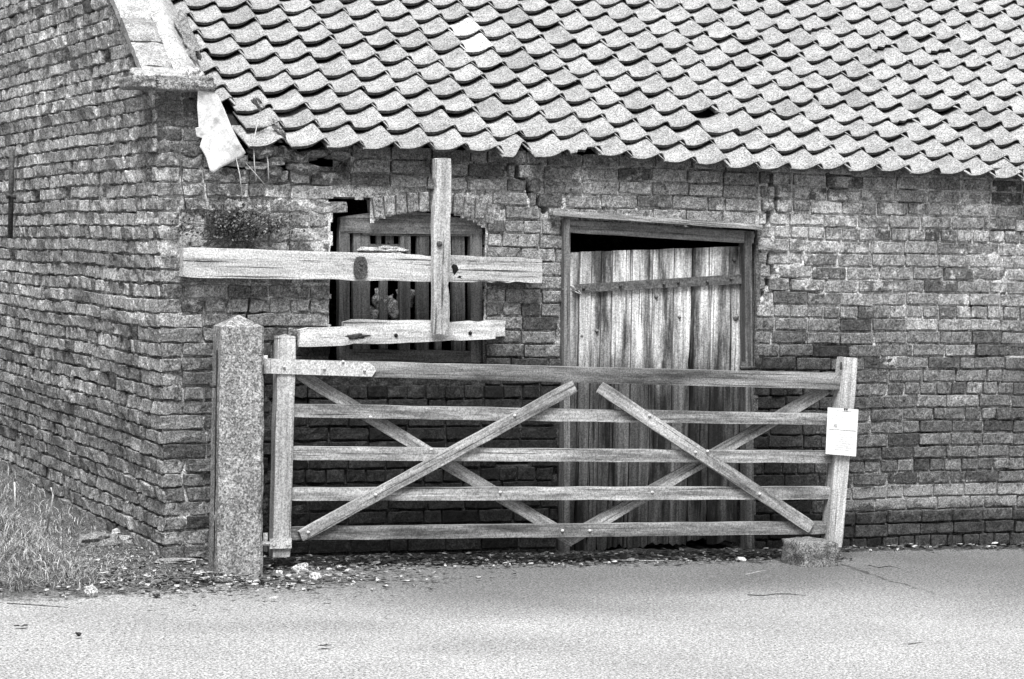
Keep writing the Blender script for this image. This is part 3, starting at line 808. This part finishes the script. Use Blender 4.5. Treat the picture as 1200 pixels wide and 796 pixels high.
def build_doorway():
    fr = bpy.data.objects.new('door_frame', None); COL.objects.link(fr); fr.parent = barn
    def pl(name, a, b, wd, t, mat='frame', **k): return plank(name, a, b, wd, t, M[mat], fr, .0015, **k)
    pl('lintel_board', W(646, 249.5, -.035), W(890, 266.5, -.035), .030, .07, 'gate', val=.6)
    pl('frame_head', W(661, 265, .02), W(880, 278.5, .02), .072, .08, val=.75, dark=1.2)
    pl('jamb', W(661, 258, .005), W(660.5, 650, .005), .038, .09, 'frame', val=.6, dark=1.0)
    pl('jamb', W(873, 272, .015), W(876, 652, .015), .048, .08, 'frame', val=.5, dark=.8)
    mb = MB(); mb.tube([W(871, 424, -.03), W(871, 438, -.03)], .014, 8); mb.tube([W(868, 431, -.06), W(885, 431, -.02)], .011, 8)
    mb.build('hinge_pin', M['iron'], fr)
    mb = MB(); mb.box((2.235, .24, -.12), (3.5, .26, 1.9)); 
    # door leaf
    Y = .035
    edges = [665, 677, 691, 703, 716, 739, 763, 788, 809, 832, 868.5]
    bot = [652, 652, 650, 648, 645, 645, 640, 641, 636, 640, 630]
    mb = MB(); rnd = random.Random(5)
    for i in range(len(edges)-1):
        u0, u1 = edges[i]+.55, edges[i+1]-.55
        def vt(u): return 296-(u-665)*7.5/203 + rnd.uniform(-.6, .6)
        x0, x1 = W(u0, 450, Y).x, W(u1, 450, Y).x
        zt0, zt1 = W(u0, vt(u0), Y).z, W(u1, vt(u1), Y).z; zb = W(u0, bot[i], Y).z
        yo = rnd.uniform(-.004, .005); val = rnd.uniform(.3, .72) + (.2 if i == 9 else 0); nz = 44; nx = 5; vs = []; cs = []
        for lev in (0, 1):
            for j in range(nz+1):
                t = j/nz
                for k in range(nx+1):
                    q = k/nx; x = x0+(x1-x0)*q; zt = zt0+(zt1-zt0)*q
                    zbb = zb + .05*max(0, N(x*40, 3, 1)) + .02*rnd.random()
                    z = zbb+(zt-zbb)*t
                    e = .0035 if k in (0, nx) else 0
                    wx = .002*N(i*7, z*5, k > 2)*(1 if k in (0, nx) else 0)
                    if k in (0, nx) and z < .35: wx += (.006 if k == 0 else -.006)*max(0, N(i*3, z*14, k))*2
                    if i == 7 and k == nx and abs(z-1.03) < .12: wx -= .012*(1-abs(z-1.03)/.12)
                    y = Y+yo+.0015*N(x*60, z*4, i)+(e if lev == 0 else .022)
                    vs.append(Vector((x+wx, y, z)))
                    damp_shade = 1-.84*sm(1.20, .88, z+.12*N(i*5, z*2, q))
                    damp_shade *= 1 - .35*sm(.35, .0, z)
                    if i < 4: damp_shade *= .78
                    cs.append((val, damp_shade, 0))
        m_ = (nz+1)*(nx+1); w_ = nx+1; fs = []
        for j in range(nz):
            for k in range(nx):
                fs.append((j*w_+k, j*w_+k+1, (j+1)*w_+k+1, (j+1)*w_+k)); fs.append((m_+j*w_+k, m_+(j+1)*w_+k, m_+(j+1)*w_+k+1, m_+j*w_+k+1))
            fs.append((j*w_, (j+1)*w_, m_+(j+1)*w_, m_+j*w_)); fs.append((j*w_+nx, m_+j*w_+nx, m_+(j+1)*w_+nx, (j+1)*w_+nx))
        for k in range(nx): fs.append((k, m_+k, m_+k+1, k+1)); fs.append((nz*w_+k, nz*w_+k+1, m_+nz*w_+k+1, m_+nz*w_+k))
        mb.add(vs, fs, cs)
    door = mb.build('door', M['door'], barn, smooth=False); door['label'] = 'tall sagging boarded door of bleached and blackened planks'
    st = plank('strap_hinge', W(671, 338.5, .022), W(877, 326.5, .022), .048, .008, M['strapiron'], door, .0008, val=.5, w2=.056)
    for u, v in ((684, 338), (727, 335), (778, 333), (795, 331), (829, 330), (857, 327)):
        mbb = MB(); p = W(u, v, .012); mbb.tube([p, p+Vector((0, -.008, 0))], [.011, .006], 8); mbb.build('rivet', M['iron'], door)
    # knots
    for u, v, r in ((861, 304, .014), (863, 372, .022), (770, 348, .012), (797, 372, .010), (700, 388, .012), (682, 394, .010)):
        mbb = MB(); p = W(u, v, .030); mbb.tube([p+Vector((0, .01, 0)), p+Vector((0, -.001, 0))], [r, r*.7], 10); mbb.build('knot', M['frame'], door)
    mbb = MB(); c0 = W(659, 340, -.02); c1 = W(672, 337, .0)
    for k in range(4):
        pts = []
        for i in range(14):
            t = i/13; a = t*math.pi*2
            c = c0.lerp(c1, .5+.5*math.sin(a+k*.4)); pts.append(c+Vector((0.004*k, -.02*math.cos(a), .018*math.cos(a+k*.8))))
        mbb.tube(pts, .0028, 5)
    mbb.tube([W(670, 338, -.01), W(676, 343, -.02), W(682, 345, -.012), W(678, 341, -.01)], .0028, 5)
    wt = mbb.build('wire_tie', M['galv'], door); wt['label'] = 'twisted wire loop tying the door to its jamb'
    mb = MB(); mb.box((2.255, .0, -.14), (3.49, .16, -.052), (.3, .4, 0)); mb.build('threshold', M['stone'], fr, bevel=.01)
build_doorway()

# wall tie on the gable
mb = MB(); p0 = GX(14, 176, -.11); p1 = GX(12, 279, -.09); n_ = 8
mb.tube([p0, p0.lerp(p1, .5), p1], .017, 6); pm = p0.lerp(p1, .52); mb.tube([pm+Vector((.12, 0, 0)), pm+Vector((-.03, .0, 0))], .02, 8)
mb.tube([pm+Vector((-.02, .08, .02)), pm+Vector((-.02, -.03, -.0))], .012, 6)
o = mb.build('wall_tie', M['iron'], barn); o['label'] = 'black iron tie bar upright on the gable'

# ------------------------------------------------------------ boards fixed across the window
g = 'boards nailed over window'
bm_ = empty('timber_beam', W(422, 316, -.05), 'long thick pale timber beam fixed level across the upper window', 'beam', g)
plank('beam', W(213, 307.5, -.06), W(632, 317.5, -.06), .158, .085, M['pale'], bm_, .003, ends=.004, w2=.140, chips=5, val=.55)
mb = MB(); c = W(422, 314, -.113)
n = 16; vs = []
for dy in (0, -.014):
    for j in range(n):
        t = 2*math.pi*j/n; q = abs(math.cos(t))**.6*math.copysign(1, math.cos(t))
        vs.append(c+Vector((.038*q, dy, .062*math.sin(t))))
mb.add(vs, [tuple(range(n)), tuple(range(n, 2*n))]+[(j, (j+1) % n, n+(j+1) % n, n+j) for j in range(n)])
mb.tube([c+Vector((0, -.008, .025)), c+Vector((0, -.022, .025))], .010, 8); mb.tube([c+Vector((0, -.008, -.002)), c+Vector((0, -.020, -.002))], .008, 8)
q = mb.build('iron_plate', M['iron'], bm_, mat=rel(bm_), recalc=True, smooth=False); q['label'] = 'small rusty oval plate with two studs'
mb = MB(); rock(mb, W(533, 316, -.102), (.022, .004, .034), (.2, .5, 0), 0, 3, Matrix.Identity(3), 2, .6); rock(mb, W(539, 325, -.1), (.022, .004, .010), (.2, .5, 0), 0, 5, Matrix.Identity(3), 2, .6)
q = mb.build('knot_hole', M['dark'], bm_, mat=rel(bm_)); q['label'] = 'dark rotten knot in the beam face'

a = plank('timber_board', W(350, 395.5, -.045), W(578, 388, -.045), .105, .05, M['pale'], None, .003, chips=4, w2=.088, val=.6)
tag(a, 'low pale timber with bolt holes and split end, nearest the gate top rail', 'board', g)
for u, v in ((464, 393), (551, 390.5)):
    mb = MB(); mb.tube([W(u, v, -.062), W(u, v, -.075)], .011, 8); mb.build('bolt_hole', M['dark'], a, mat=MW[a.name].inverted())
mb = MB(); rock(mb, W(418, 394, -.070), (.055, .006, .016), (.2, 1, 0), 0, 3.4, Matrix.Rotation(-.05, 3, 'Y'), 3, .8); mb.build('rotten_patch', M['iron'], a, mat=MW[a.name].inverted())
b2 = plank('timber_board', W(402, 384, -.01), W(591, 386, -.01), .085, .035, M['pale'], None, .004, chips=6, val=.45, w2=.10)
tag(b2, 'splintered timber tucked behind the low bolted one, its split end showing further right', 'board', g)
v1 = plank('timber_board', W(517.5, 186, -.135), W(515.5, 391, -.135), .100, .045, M['rough'], None, .003, wdir=(0, -1, 0), chips=5, w2=.092, val=.6)
tag(v1, 'upright streaky timber running from the eaves down over the beam', 'board', g)
bolt(W(515, 286, -.165), v1, .016, 'iron')

# ------------------------------------------------------------ torn white sheet below the kneeler
def sheet():
    mb = MB(); out = [(232, 103), (240, 101), (249, 104), (256, 113), (263, 128), (271, 148), (280, 166), (288, 179), (284, 184), (272, 190), (258, 197), (250, 203), (246, 200), (241, 184), (234, 172), (237, 162), (230, 160), (229, 150), (233, 149), (231, 125)]
    rings = 14; out = [(a[0]*(1-t)+b[0]*t, a[1]*(1-t)+b[1]*t) for a, b in zip(out, out[1:]+out[:1]) for t in (0, .33, .67)]; n = len(out); cu, cv = 252, 155; vs = []
    def pt(u, v, d):
        y = -.07 + .0006*(v-150) - .016*math.sin((u-cu)/13+ (v-cv)/55) - .012*N(u*.09, v*.03, 3) - .007*N(u*.25, v*.12, 1)
        return W(u, v, y+d)
    for d in (0, .006):
        for k in range(rings):
            f = 1-k/rings
            for (u, v) in out: vs.append(pt(cu+(u-cu)*f, cv+(v-cv)*f, d))
        vs.append(pt(cu, cv, d))
    m_ = rings*n+1; fs = []
    for L_ in (0, 1):
        o = L_*m_
        for k in range(rings-1):
            for j in range(n): fs.append((o+k*n+j, o+k*n+(j+1) % n, o+(k+1)*n+(j+1) % n, o+(k+1)*n+j))
        for j in range(n): fs.append((o+(rings-1)*n+j, o+(rings-1)*n+(j+1) % n, o+rings*n))
    for j in range(n): fs.append((j, (j+1) % n, m_+(j+1) % n, m_+j))
    mb.add(vs, fs, (.75, 1.1, 0))
    o = mb.build('torn_sheet', M['sheet'], recalc=True)
    tag(o, 'torn white sheet hanging crumpled below the gable foot beside the loose tiles', 'sheet')
sheet()

# ------------------------------------------------------------ concrete gate post
def gatepost():
    loc = Vector((.212, -.60, gz(.22, -.60)-.1)); root = empty('concrete_gatepost', loc, 'squat square pebbly concrete gatepost with pyramid top at the barn corner', 'gatepost')
    hw, hd, H = .112, .105, 1.365; bv = .016; mb = MB(); vs = []; fs = []
    ring = [(-hw+bv, -hd), (hw-bv, -hd), (hw, -hd+bv), (hw, hd-bv), (hw-bv, hd), (-hw+bv, hd), (-hw, hd-bv), (-hw, -hd+bv)]
    nz = 40
    for j in range(nz+1):
        z = H*j/nz; f = 1.06-.07*j/nz
        for (x, y) in ring: e_ = .007*max(0, N(x*30, y*30, z*16)-.12); vs.append(Vector((x*f*(1-e_*8)+.004*N(x*20, y*20, z*9)+.003*N(x*9, y*9, z*40), y*f*(1-e_*8)+.004*N(x*20+5, y*20, z*9), z)))
    for j in range(nz):
        for i in range(8): fs.append((j*8+i, j*8+(i+1) % 8, (j+1)*8+(i+1) % 8, (j+1)*8+i))
    vs.append(Vector((0, 0, H+.058))); t = len(vs)-1
    for i in range(8): fs.append((nz*8+i, nz*8+(i+1) % 8, t))
    mb.add(vs, fs, (.5, 1, 0)); mb.build('shaft', M['concrete'], root, smooth=False, mat=Matrix.Rotation(R(-3), 4, 'Z'))
    mb = MB(); mb.box((-hw-.006, -.035, .15), (-hw-.001, -.02, H-.12), (.2, .3, 0)); mb.tube([(-hw-.03, .0, H-.30), (-hw+.01, .0, H-.30)], .012, 8)  # near-black strip added in place of a groove, with a short peg
    q = mb.build('groove_strip', M['iron'], root, mat=Matrix.Rotation(R(-3), 4, 'Z'))
    # pintles carrying the gate
    for v in (428, 636):
        mb = MB(); p = W(311, v, -.475)
        mb.tube([p+Vector((-.10, -.06, 0)), p], .011, 8); mb.tube([p+Vector((0, 0, -.045)), p+Vector((0, 0, .05))], .0125, 8)
        mb.tube([p+Vector((0, 0, -.018)), p+Vector((0, 0, .0))], .02, 8)
        mb.build('pintle', M['galv'], root, mat=rel(root))
gatepost()

# ------------------------------------------------------------ five-bar gate
def gate():
    Y = -.47; base = W(328, 650, Y); root = empty('field_gate', base, 'wide five-bar wooden gate with crossed braces standing shut before the barn door', 'gate')
    def pl(name, a, b, w1, w2, y, t, mat='gate', **k):
        A = W(*a, y); B = W(*b, y); sc = lambda p: F/((p-CAM).dot(fw))
        return plank(name, A, B, w1/sc(A), t, M[mat], root, k.pop('jit', .0020), w2=w2/sc(B), ends=.002, **k)
    # stiles
    a = pl('stile', (334, 394), (327.5, 652), 22, 22, Y, .075, 'post', val=.55, seg=30)
    mb = MB(); A = W(334, 394.5, Y); tw = .049
    mb.add([A+Vector((-tw, -.037, -.006)), A+Vector((tw, -.037, -.006)), A+Vector((tw, .037, -.006)), A+Vector((-tw, .037, -.006)), A+Vector((0, 0, .014))], [(0,1,4),(1,2,4),(2,3,4),(3,0,4),(3,2,1,0)])
    mb.build('stile_cap', M['gate'], root, mat=rel(root), smooth=False)
    b = pl('stile', (993, 419), (974, 640), 19, 20, Y-.01, .085, 'post', val=.75, seg=30)
    rails = [((344, 430.5), (987, 447), 18, 19, 'gated', .55), ((342, 481), (972, 491.5), 16, 13.5, 'gate', .6), ((340, 531), (975, 535.5), 16, 14, 'gate', .55),
             ((339, 579), (972, 577.5), 15.5, 15, 'gate', .5), ((338, 625), (968, 618), 16, 15, 'gated', .6)]
    rl = []
    for i, (p, q, w1, w2, m, v) in enumerate(rails):
        rl.append(pl('rail', p, q, w1, w2, Y, .042 if i else .07, m, val=v, seg=60))
    rl[0]['label'] = 'thick lichen-stained top rail'
    br = []
    br.append(pl('brace', (352, 628.5), (673, 452.5), 14.5, 15, Y-.036, .024, 'gate', val=.45)); br.append(pl('brace', (703, 454), (950, 618), 15, 15, Y-.036, .024, 'gate', val=.55))
    br.append(pl('brace', (350, 438), (672, 634), 14.5, 15, Y+.036, .024, 'gate', val=.5)); br.append(pl('brace', (664, 634), (968, 456), 15, 14, Y+.036, .024, 'gate', val=.45))
    br.append(pl('brace', (900, 498), (972, 455), 8, 8, Y+.062, .02, 'gate', val=.3))
    for u, v in ((434, 489), (603, 487), (505, 527), (440, 580), (361, 624), (761, 487), (815, 530), (890, 579), (829, 529)):
        bolt(W(u, v, Y-.049), br[0] if u < 690 else br[1], .009)
    for u, v in ((586, 577), (764, 577)): bolt(W(u, v, Y-.022), rl[3], .009)
    for u, v in ((659, 622), (691, 622), (950, 615)): bolt(W(u, v, Y-.022), rl[4], .009)
    # top hinge strap and bottom hinge
    mb = MB(); A = W(316, 429, Y-.041); B = W(438, 433, Y-.041); h = .038
    vs = [];
    for dy in (-.006, .0):
        vs += [A+Vector((0, dy, -h)), B+Vector((-.012, dy, -h)), B+Vector((0.01, dy, -h*.2)), B+Vector((0, dy, h*.4)), B+Vector((-.03, dy, h*.95)), A+Vector((0, dy, h))]
    n = 6; mb.add(vs, [tuple(range(6)), tuple(range(6, 12))]+[(i, (i+1) % 6, 6+(i+1) % 6, 6+i) for i in range(6)])
    mb.tube([A+Vector((-.012, 0, -h)), A+Vector((-.012, 0, h))], .018, 10)
    st = mb.build('hinge_strap', M['galv'], root, mat=rel(root), recalc=True, smooth=False); MW[st.name] = Matrix.Translation(root.location) @ rel(root); st['label'] = 'white painted steel hinge strap on the top rail'
    for u, v in ((333, 430), (380, 432), (427, 434), (402, 424)): bolt(W(u, v, Y-.05), st, .008)
    mb = MB(); C_ = W(328, 637, Y-.045)
    mb.box(C_+Vector((-.055, -.004, -.026)), C_+Vector((.062, .004, .026))); mb.tube([C_+Vector((-.12, .03, -.005)), C_+Vector((-.05, .0, -.0))], .012, 8)
    mb.tube([C_+Vector((-.032, -.008, 0)), C_+Vector((-.032, .004, 0))], .012, 8); mb.tube([C_+Vector((.04, -.008, 0)), C_+Vector((.04, .004, 0))], .012, 8)
    mb.build('hinge_clasp', M['galv'], root, mat=rel(root), smooth=False)
    # end grain knot on the leaning stile
    mb = MB(); p = W(985.5, 429, Y-.056); rock(mb, p, (.010, .004, .024), (.3, 1, 0), 0, 2, Matrix.Identity(3), 2, .1); mb.build('bolt_hole', M['iron'], root, mat=rel(root))
    return Y
GY = gate()

# paper notice
def paper():
    Y = GY-.075; mb = MB(); n = 12; vs = []
    c = [(970, 477.5), (1006, 480), (1003, 535), (967.5, 532)]
    def pt(s, t, d=0):
        u = (c[0][0]*(1-s)+c[1][0]*s)*(1-t)+(c[3][0]*(1-s)+c[2][0]*s)*t; v = (c[0][1]*(1-s)+c[1][1]*s)*(1-t)+(c[3][1]*(1-s)+c[2][1]*s)*t
        return W(u, v, Y+.006*math.sin(s*5+t*3)-.012*(s-.5)**2*t*4+d)
    for d in (0, .0012):
        for j in range(n+1):
            for i in range(n+1): vs.append(pt(i/n, j/n, d))
    m_ = (n+1)**2; fs = []
    for j in range(n):
        for i in range(n): q = j*(n+1)+i; fs.append((q, q+1, q+n+2, q+n+1)); fs.append((m_+q, m_+q+n+1, m_+q+n+2, m_+q+1))
    mb.add(vs, fs, (.8, 1, 0)); o = mb.build('paper_notice', M['paper'])
    tag(o, 'white paper notice pinned to the leaning end stile of the gate', 'notice')
    mb = MB()
    def bar(s0, s1, t0, t1, v=.5):
        k = 8; vs = []
        for i in range(k+1):
            s = s0+(s1-s0)*i/k; vs += [pt(s, t0, -.0012), pt(s, t1, -.0012)]
        mb.add(vs, [(2*i, 2*i+2, 2*i+3, 2*i+1) for i in range(k)], (v, 1, 0))
    bar(.06, .96, .455, .468, .4); rnd = random.Random(3)
    bar(.22, .34, .335, .42, .9); bar(.3, .8, .05, .062, .9)
    for i in range(5): bar(.1, .55+.3*rnd.random(), .12+i*.035, .126+i*.035, 1)
    for i in range(9): bar(.1, .6+.3*rnd.random(), .52+i*.045, .526+i*.045, 1)
    q = mb.build('printed_marks', M['print'], o); q['label'] = 'thin printed rule and a small grey mark'
    mb = MB()
    for s in (.55, .62): p = pt(s, .01, -.004); mb.tube([p, p+Vector((0, -.004, 0))], .006, 6)
    mb.build('drawing_pin', M['iron'], o)
paper()

# stone block at the foot of the gate
def block():
    p = W(951, 660, -.66); x, y = p.x+.02, -.60; z = gz(x, y)
    mb = MB(); rock(mb, (x, y+.0, z+.055), (.125, .12, .088), (.3, .62, 0), 0, 11.3, Matrix.Rotation(R(4), 3, 'Z'), 4, .12, .85)
    mb.v = [v-Vector((x, y, z)) for v in mb.v]
    o = mb.build('stone_block', M['stone'], mat=Matrix.Translation((x, y, z)))
    tag(o, 'rough square grey stone block under the free end of the gate', 'block')
block()

# ------------------------------------------------------------ rubble, stones and litter
def on_ground(u, v):
    z = 0
    for _ in range(4):
        d = fw + rt*((u-CX)/F) - up*((v-CY)/F); t = (z-CAM.z)/d.z; q = CAM+d*t; z = gz(q.x, q.y)+.01
    return Vector((q.x, q.y, z))
STN = [('brick_fragment', 115, 641, (.11, .07, .045), .2, 'dark broken brick lying in the grass below the gable', 'brick', .6),
       ('brick_fragment', 145, 638, (.05, .04, .03), .5, 'small grey brick fragment beside the white stone', 'brick', .5),
       ('slate_fragment', 208, 659, (.12, .035, .012), .35, 'flat thin slate leaning in the litter at the barn corner', 'slate', .6),
       ('slate_fragment', 198, 650, (.09, .05, .016), .3, 'thick flat stone behind the thin slate at the barn corner', 'slate', .6),
       ('stone', 163, 636, (.035, .035, .042), .95, 'bright white stone below the gable wall', 'stone', .2),
       ('stone', 139, 629, (.045, .03, .028), .85, 'pale angular stone left of the bright white one', 'stone', .3),
       ('stone', 107, 698, (.028, .028, .03), .9, 'round pale stone at the edge of the grass and tarmac', 'stone', 0),
       ('stone', 183, 648, (.04, .04, .03), .5, 'grey lump of rubble by the foot of the corner', 'stone', .2),
       ('stone', 352, 671, (.04, .03, .028), .7, 'pale stone on the ground right of the gatepost', 'stone', .4),
       ('stone', 369, 680, (.03, .025, .024), .98, 'small white stone in front under the gate bottom rail, by its hinge end', 'stone', .4),
       ('stone', 327, 676, (.02, .02, .02), .95, 'tiny white stone close to the gatepost foot', 'stone', .4),
       ('stone', 868, 657, (.03, .02, .012), .9, 'flat pale stone chip beneath the door', 'stone', .4),
       ('stone', 925, 656, (.025, .02, .015), .8, 'pale chip against the stone block', 'stone', .4)]
def stones():
    for name, u, v, s, val, lab, cat, bx in STN:
        p = on_ground(u, v); mb = MB()
        rock(mb, (0, 0, s[2]*.6), s, (val, .7+val*.6, 0), 0, u*.37, Matrix.Rotation(random.uniform(-.3, .3), 3, 'Z') @ Matrix.Rotation(random.uniform(-.2, .2), 3, 'Y'), 3, .35, bx)
        tag(mb.build(name, M['stone'], smooth=False, mat=Matrix.Translation(p)), lab, cat)
stones()
def litter():
    random.seed(5); mb = MB()
    def zone():
        r = random.random()
        if r < .38: x = random.uniform(.1, 3.9); y = random.uniform(-.52, -.02) - abs(random.gauss(0, .05))
        elif r < .45: x = random.uniform(3.9, 6.5); y = -abs(random.gauss(0, .07))-.03
        elif r < .85: x = random.gauss(.1, .5); y = -1.0 + abs(random.gauss(0, .35)) - .35*random.random()**2
        else: x = random.uniform(-.75, .1); y = random.uniform(-.95, .5)
        return x, y
    for i in range(900):
        x, y = zone(); z = gz(x, y)+.012
        if 3.2 < x < 3.5 and y < -.4: continue
        s = random.uniform(.004, .013)*(1.8 if random.random() < .04 else 1)
        v = random.choice((.05, .15, .3, .5, .9)); rock(mb, (x, y, z+s*.3), (s*random.uniform(1, 1.6), s, s*.7), (v, .6+v*.7, 0), 0, i, None, 1, .5)
    tag(mb.build('gravel', M['stone'], smooth=False), 'loose gravel and crumbs of brick strewn along the foot of the walls', 'gravel', kind='stuff')
    mb = MB()
    for i in range(3200):
        x, y = zone()
        if x < 1.2 and random.random() < .06: y -= random.random()*.8
        z = gz(x, y)+.016+random.random()*.014; s = random.uniform(.008, .026); a = random.uniform(0, 6.28); c, t = math.cos(a), random.uniform(-.5, .5)
        pts = []
        for (p, q, h) in ((-1, 0, 0), (-.3, -.45, .15), (.5, -.35, .1), (1, 0, .25), (.5, .35, .3), (-.3, .45, .2)):
            pts.append(Vector((x+s*(p*c-q*math.sin(a)), y+s*(p*math.sin(a)+q*c), z+s*(h+q*t)*.8)))
        v = random.choice((.05, .1, .15, .2, .3, .5, 1)); mb.add(pts, [(0, 1, 5), (1, 2, 4, 5), (2, 3, 4)], (v, .5+v, 0))
    tag(mb.build('leaf_litter', M['leaf'], smooth=False), 'scattered dead leaves lying along the walls and beneath the gate', 'leaves', kind='stuff')
litter()
def twigs():
    T = [([(1018, 664), (1030, 667), (1042, 665), (1055, 668)], 'short dark twig on the tarmac right of the stone block'),
         ([(876, 699), (893, 700), (909, 698), (925, 698), (944, 700)], 'crooked dark twig lying on the open tarmac below the block'),
         ([(1064, 757), (1080, 755)], 'straight little twig alone at the lower right of the road'),
         ([(874, 675), (888, 672), (905, 669)], 'pale thin stalk on the tarmac just in front of the gate'),
         ([(8, 709), (40, 711), (80, 714)], 'thin dark stick along the edge of the grass'),
         ([(715, 658), (765, 659), (798, 659)], 'long pale stalk on the ground beneath the door')]
    for i, (pts, lab) in enumerate(T):
        mb = MB(); P = [on_ground(*p)+Vector((0, 0, .008)) for p in pts]; mb.tube(P, [.0028]*(len(P)-1)+[.0014], 5, (.5 if 'pale' in lab else .1, 1.2 if 'pale' in lab else .25, 0))
        tag(mb.build('twig', M['stalk']), lab, 'twig')
    for (u, v, lab) in ((92, 746, 'small dark clod of soil on the pale road'), (25, 735, 'dark curled leaf scrap near the left edge of the road'), (380, 758, 'dark curled leaf on the road below the gatepost')):
        mb = MB(); p = on_ground(u, v)
        if 'clod' in lab: rock(mb, (0, 0, .01), (.014, .010, .008), (.1, .3, 0), 0, 5, None, 2, .9); nm, ct = 'soil_clod', 'clod'
        else:
            nm, ct = 'dead_leaf', 'leaf'; vs = []
            for k in range(12):
                a = k/12*6.283; r = .028*(1+.4*math.sin(a*3+u)); vs.append(Vector((r*math.cos(a), r*.6*math.sin(a), .004+.006*abs(math.sin(a*2)))))
            vs.append(Vector((0, 0, .004))); mb.add(vs, [(k, (k+1) % 12, 12) for k in range(12)], (.1, .4, 0))
        tag(mb.build(nm, M['leaf'], mat=Matrix.Translation(p), smooth=False), lab, ct)
twigs()

# ------------------------------------------------------------ grass and weeds
def blade(mb, p, h, lean_, a, wd, col):
    d = Vector((math.cos(a), math.sin(a), 0)); s = Vector((-math.sin(a), math.cos(a), 0))*wd; vs = []
    for t in (0, .35, .7): 
        q = p+d*lean_*t*t*h+Vector((0, 0, h*(t-.35*lean_*t*t))); vs += [q-s*(1-t*.6), q+s*(1-t*.6)]
    vs.append(p+d*lean_*1.15*h+Vector((0, 0, h*(1-.55*lean_)))); mb.add(vs, [(0, 1, 3, 2), (2, 3, 5, 4), (4, 5, 6)], col)
def grass():
    random.seed(9); mb = MB(); n = 0
    while n < 60000:
        x = random.uniform(-3.6, .15); y = random.uniform(-1.15, 4.9)
        if random.random() > (1.0 if y < 1.5 else .5): continue
        edge = -1.0 + .35*sm(-.7, .2, x) + .12*N(x*3, 2, 9)+.08*N(x*9, 4, 1)
        if y < edge: continue
        dens = sm(edge, edge+.1, y)*(.35+.65*sm(-.25, .35, N(x*1.9, y*1.9, 6)+.32))
        if x > -.5 and y > -.9: dens *= .3+.6*sm(-.05, -.5, x)
        if x > -.04: dens *= .0 if y > 0 else .3
        if y > .2: dens = max(dens, .5*sm(-.02, -.1, x))
        if random.random() > dens: continue
        hh = random.uniform(.03, .10)*(1+.9*max(0, N(x*2.4, y*2.4, 1)))*(.45 if x > -.55 else 1)*(1+.8*sm(.2, 2, y))
        v = random.choice((.05, .2, .4, .6, .8, 1.0)); 
        blade(mb, Vector((x, y, gz(x, y)+.004)), hh, random.uniform(.3, 1.9), random.uniform(0, 6.28), random.uniform(.0011, .0026), (v, .45+v*.95, 0)); n += 1
    tag(mb.build('grass', M['grass'], smooth=False), 'tangled dry grass on the verge at the foot of the gable wall', 'grass', kind='stuff')
grass()
def clump(name, c, n, rx, rz, lab, mat='weed', sz=(.010, .022), cat='weed', y0=-.0):
    mb = MB(); c = Vector(c)
    for k in range(max(5, n//70)):
        a = random.uniform(-1.2, 1.2); e = c+Vector((rx*random.uniform(-1, 1), -.05*random.random(), rz*random.uniform(0, 1)))
        mb.tube([c+Vector((random.uniform(-.5, .5)*rx, .01, -rz*.6)), (c+e)/2+Vector((0, -.03, 0)), e], [.003, .0025, .001], 4, (.5, 1, 0))
    for i in range(n):
        q = random.gauss(0, .40), random.uniform(-.55, .15)+abs(random.gauss(0, .42))
        if N(q[0]*3, q[1]*3, 5) < -.12: continue
        if abs(q[0]) > 1 or abs(q[1]) > 1: continue
        p = c+Vector((q[0]*rx, -abs(random.gauss(0, .035)), q[1]*rz*(1-.5*abs(q[0])))); s = random.uniform(*sz); 
        ax = Vector((random.uniform(-1, 1), random.uniform(-1, 1), random.uniform(-1, 1))).normalized(); b = ax.orthogonal().normalized()*s*.5
        v = random.choice((.1, .2, .4, .8, 1.3)); mb.add([p, p+ax*s*.5+b, p+ax*s, p+ax*s*.5-b], [(0, 1, 2, 3)], (v, .5+v*1.2, 0))
    o = mb.build(name, M[mat], smooth=False); tag(o, lab, cat); return o
random.seed(77)
clump('weed', W(277, 266, -.03), 1700, .38, .17, 'dark bushy weed rooted in the wall just above the left half of the beam')
def stems():
    for i, (pts, lab) in enumerate((([(284, 232), (281, 205), (275, 178), (262, 150)], 'long dry stem arching up past the white sheet'),
                   ([(300, 212), (298, 190), (297, 165), (303, 140)], 'upright dry stem in front of the hanging tile'),
                   ([(315, 214), (314, 190), (310, 168)], 'short dry stem before the dark eaves gap'),
                   ([(310, 216), (296, 200), (283, 186)], 'dry stem bent left across the eaves gap'),
                   ([(218, 245), (213, 215), (211, 190), (211, 165)], 'thin dark creeper stem on the brick beneath the gable foot'))):
        mb = MB(); P = [W(u, v, -.06 if i < 4 else -.02) for u, v in pts]; mb.tube(P, [.0035]*(len(P)-1)+[.002], 4, (.9 if i < 4 else .1, 1.2 if i < 4 else .4, 0))
        tag(mb.build('dry_stem', M['stalk']), lab, 'stem', 'stems growing at the ruined eaves corner')
    for i, (pts, lab) in enumerate((([(18, 592), (17, 565)], 'pale dead stalk standing nearest the left edge of the grass'), ([(55, 600), (62, 580), (60, 572)], 'curved dead stalk standing in the grass before the gable'))):
        mb = MB(); P = [GX(u, v, -.35) for u, v in pts]; P[0].z = gz(P[0].x, P[0].y); mb.tube(P, .006, 4, (.9, 1.3, 0)); tag(mb.build('dead_stalk', M['stalk']), lab, 'stalk')
stems()
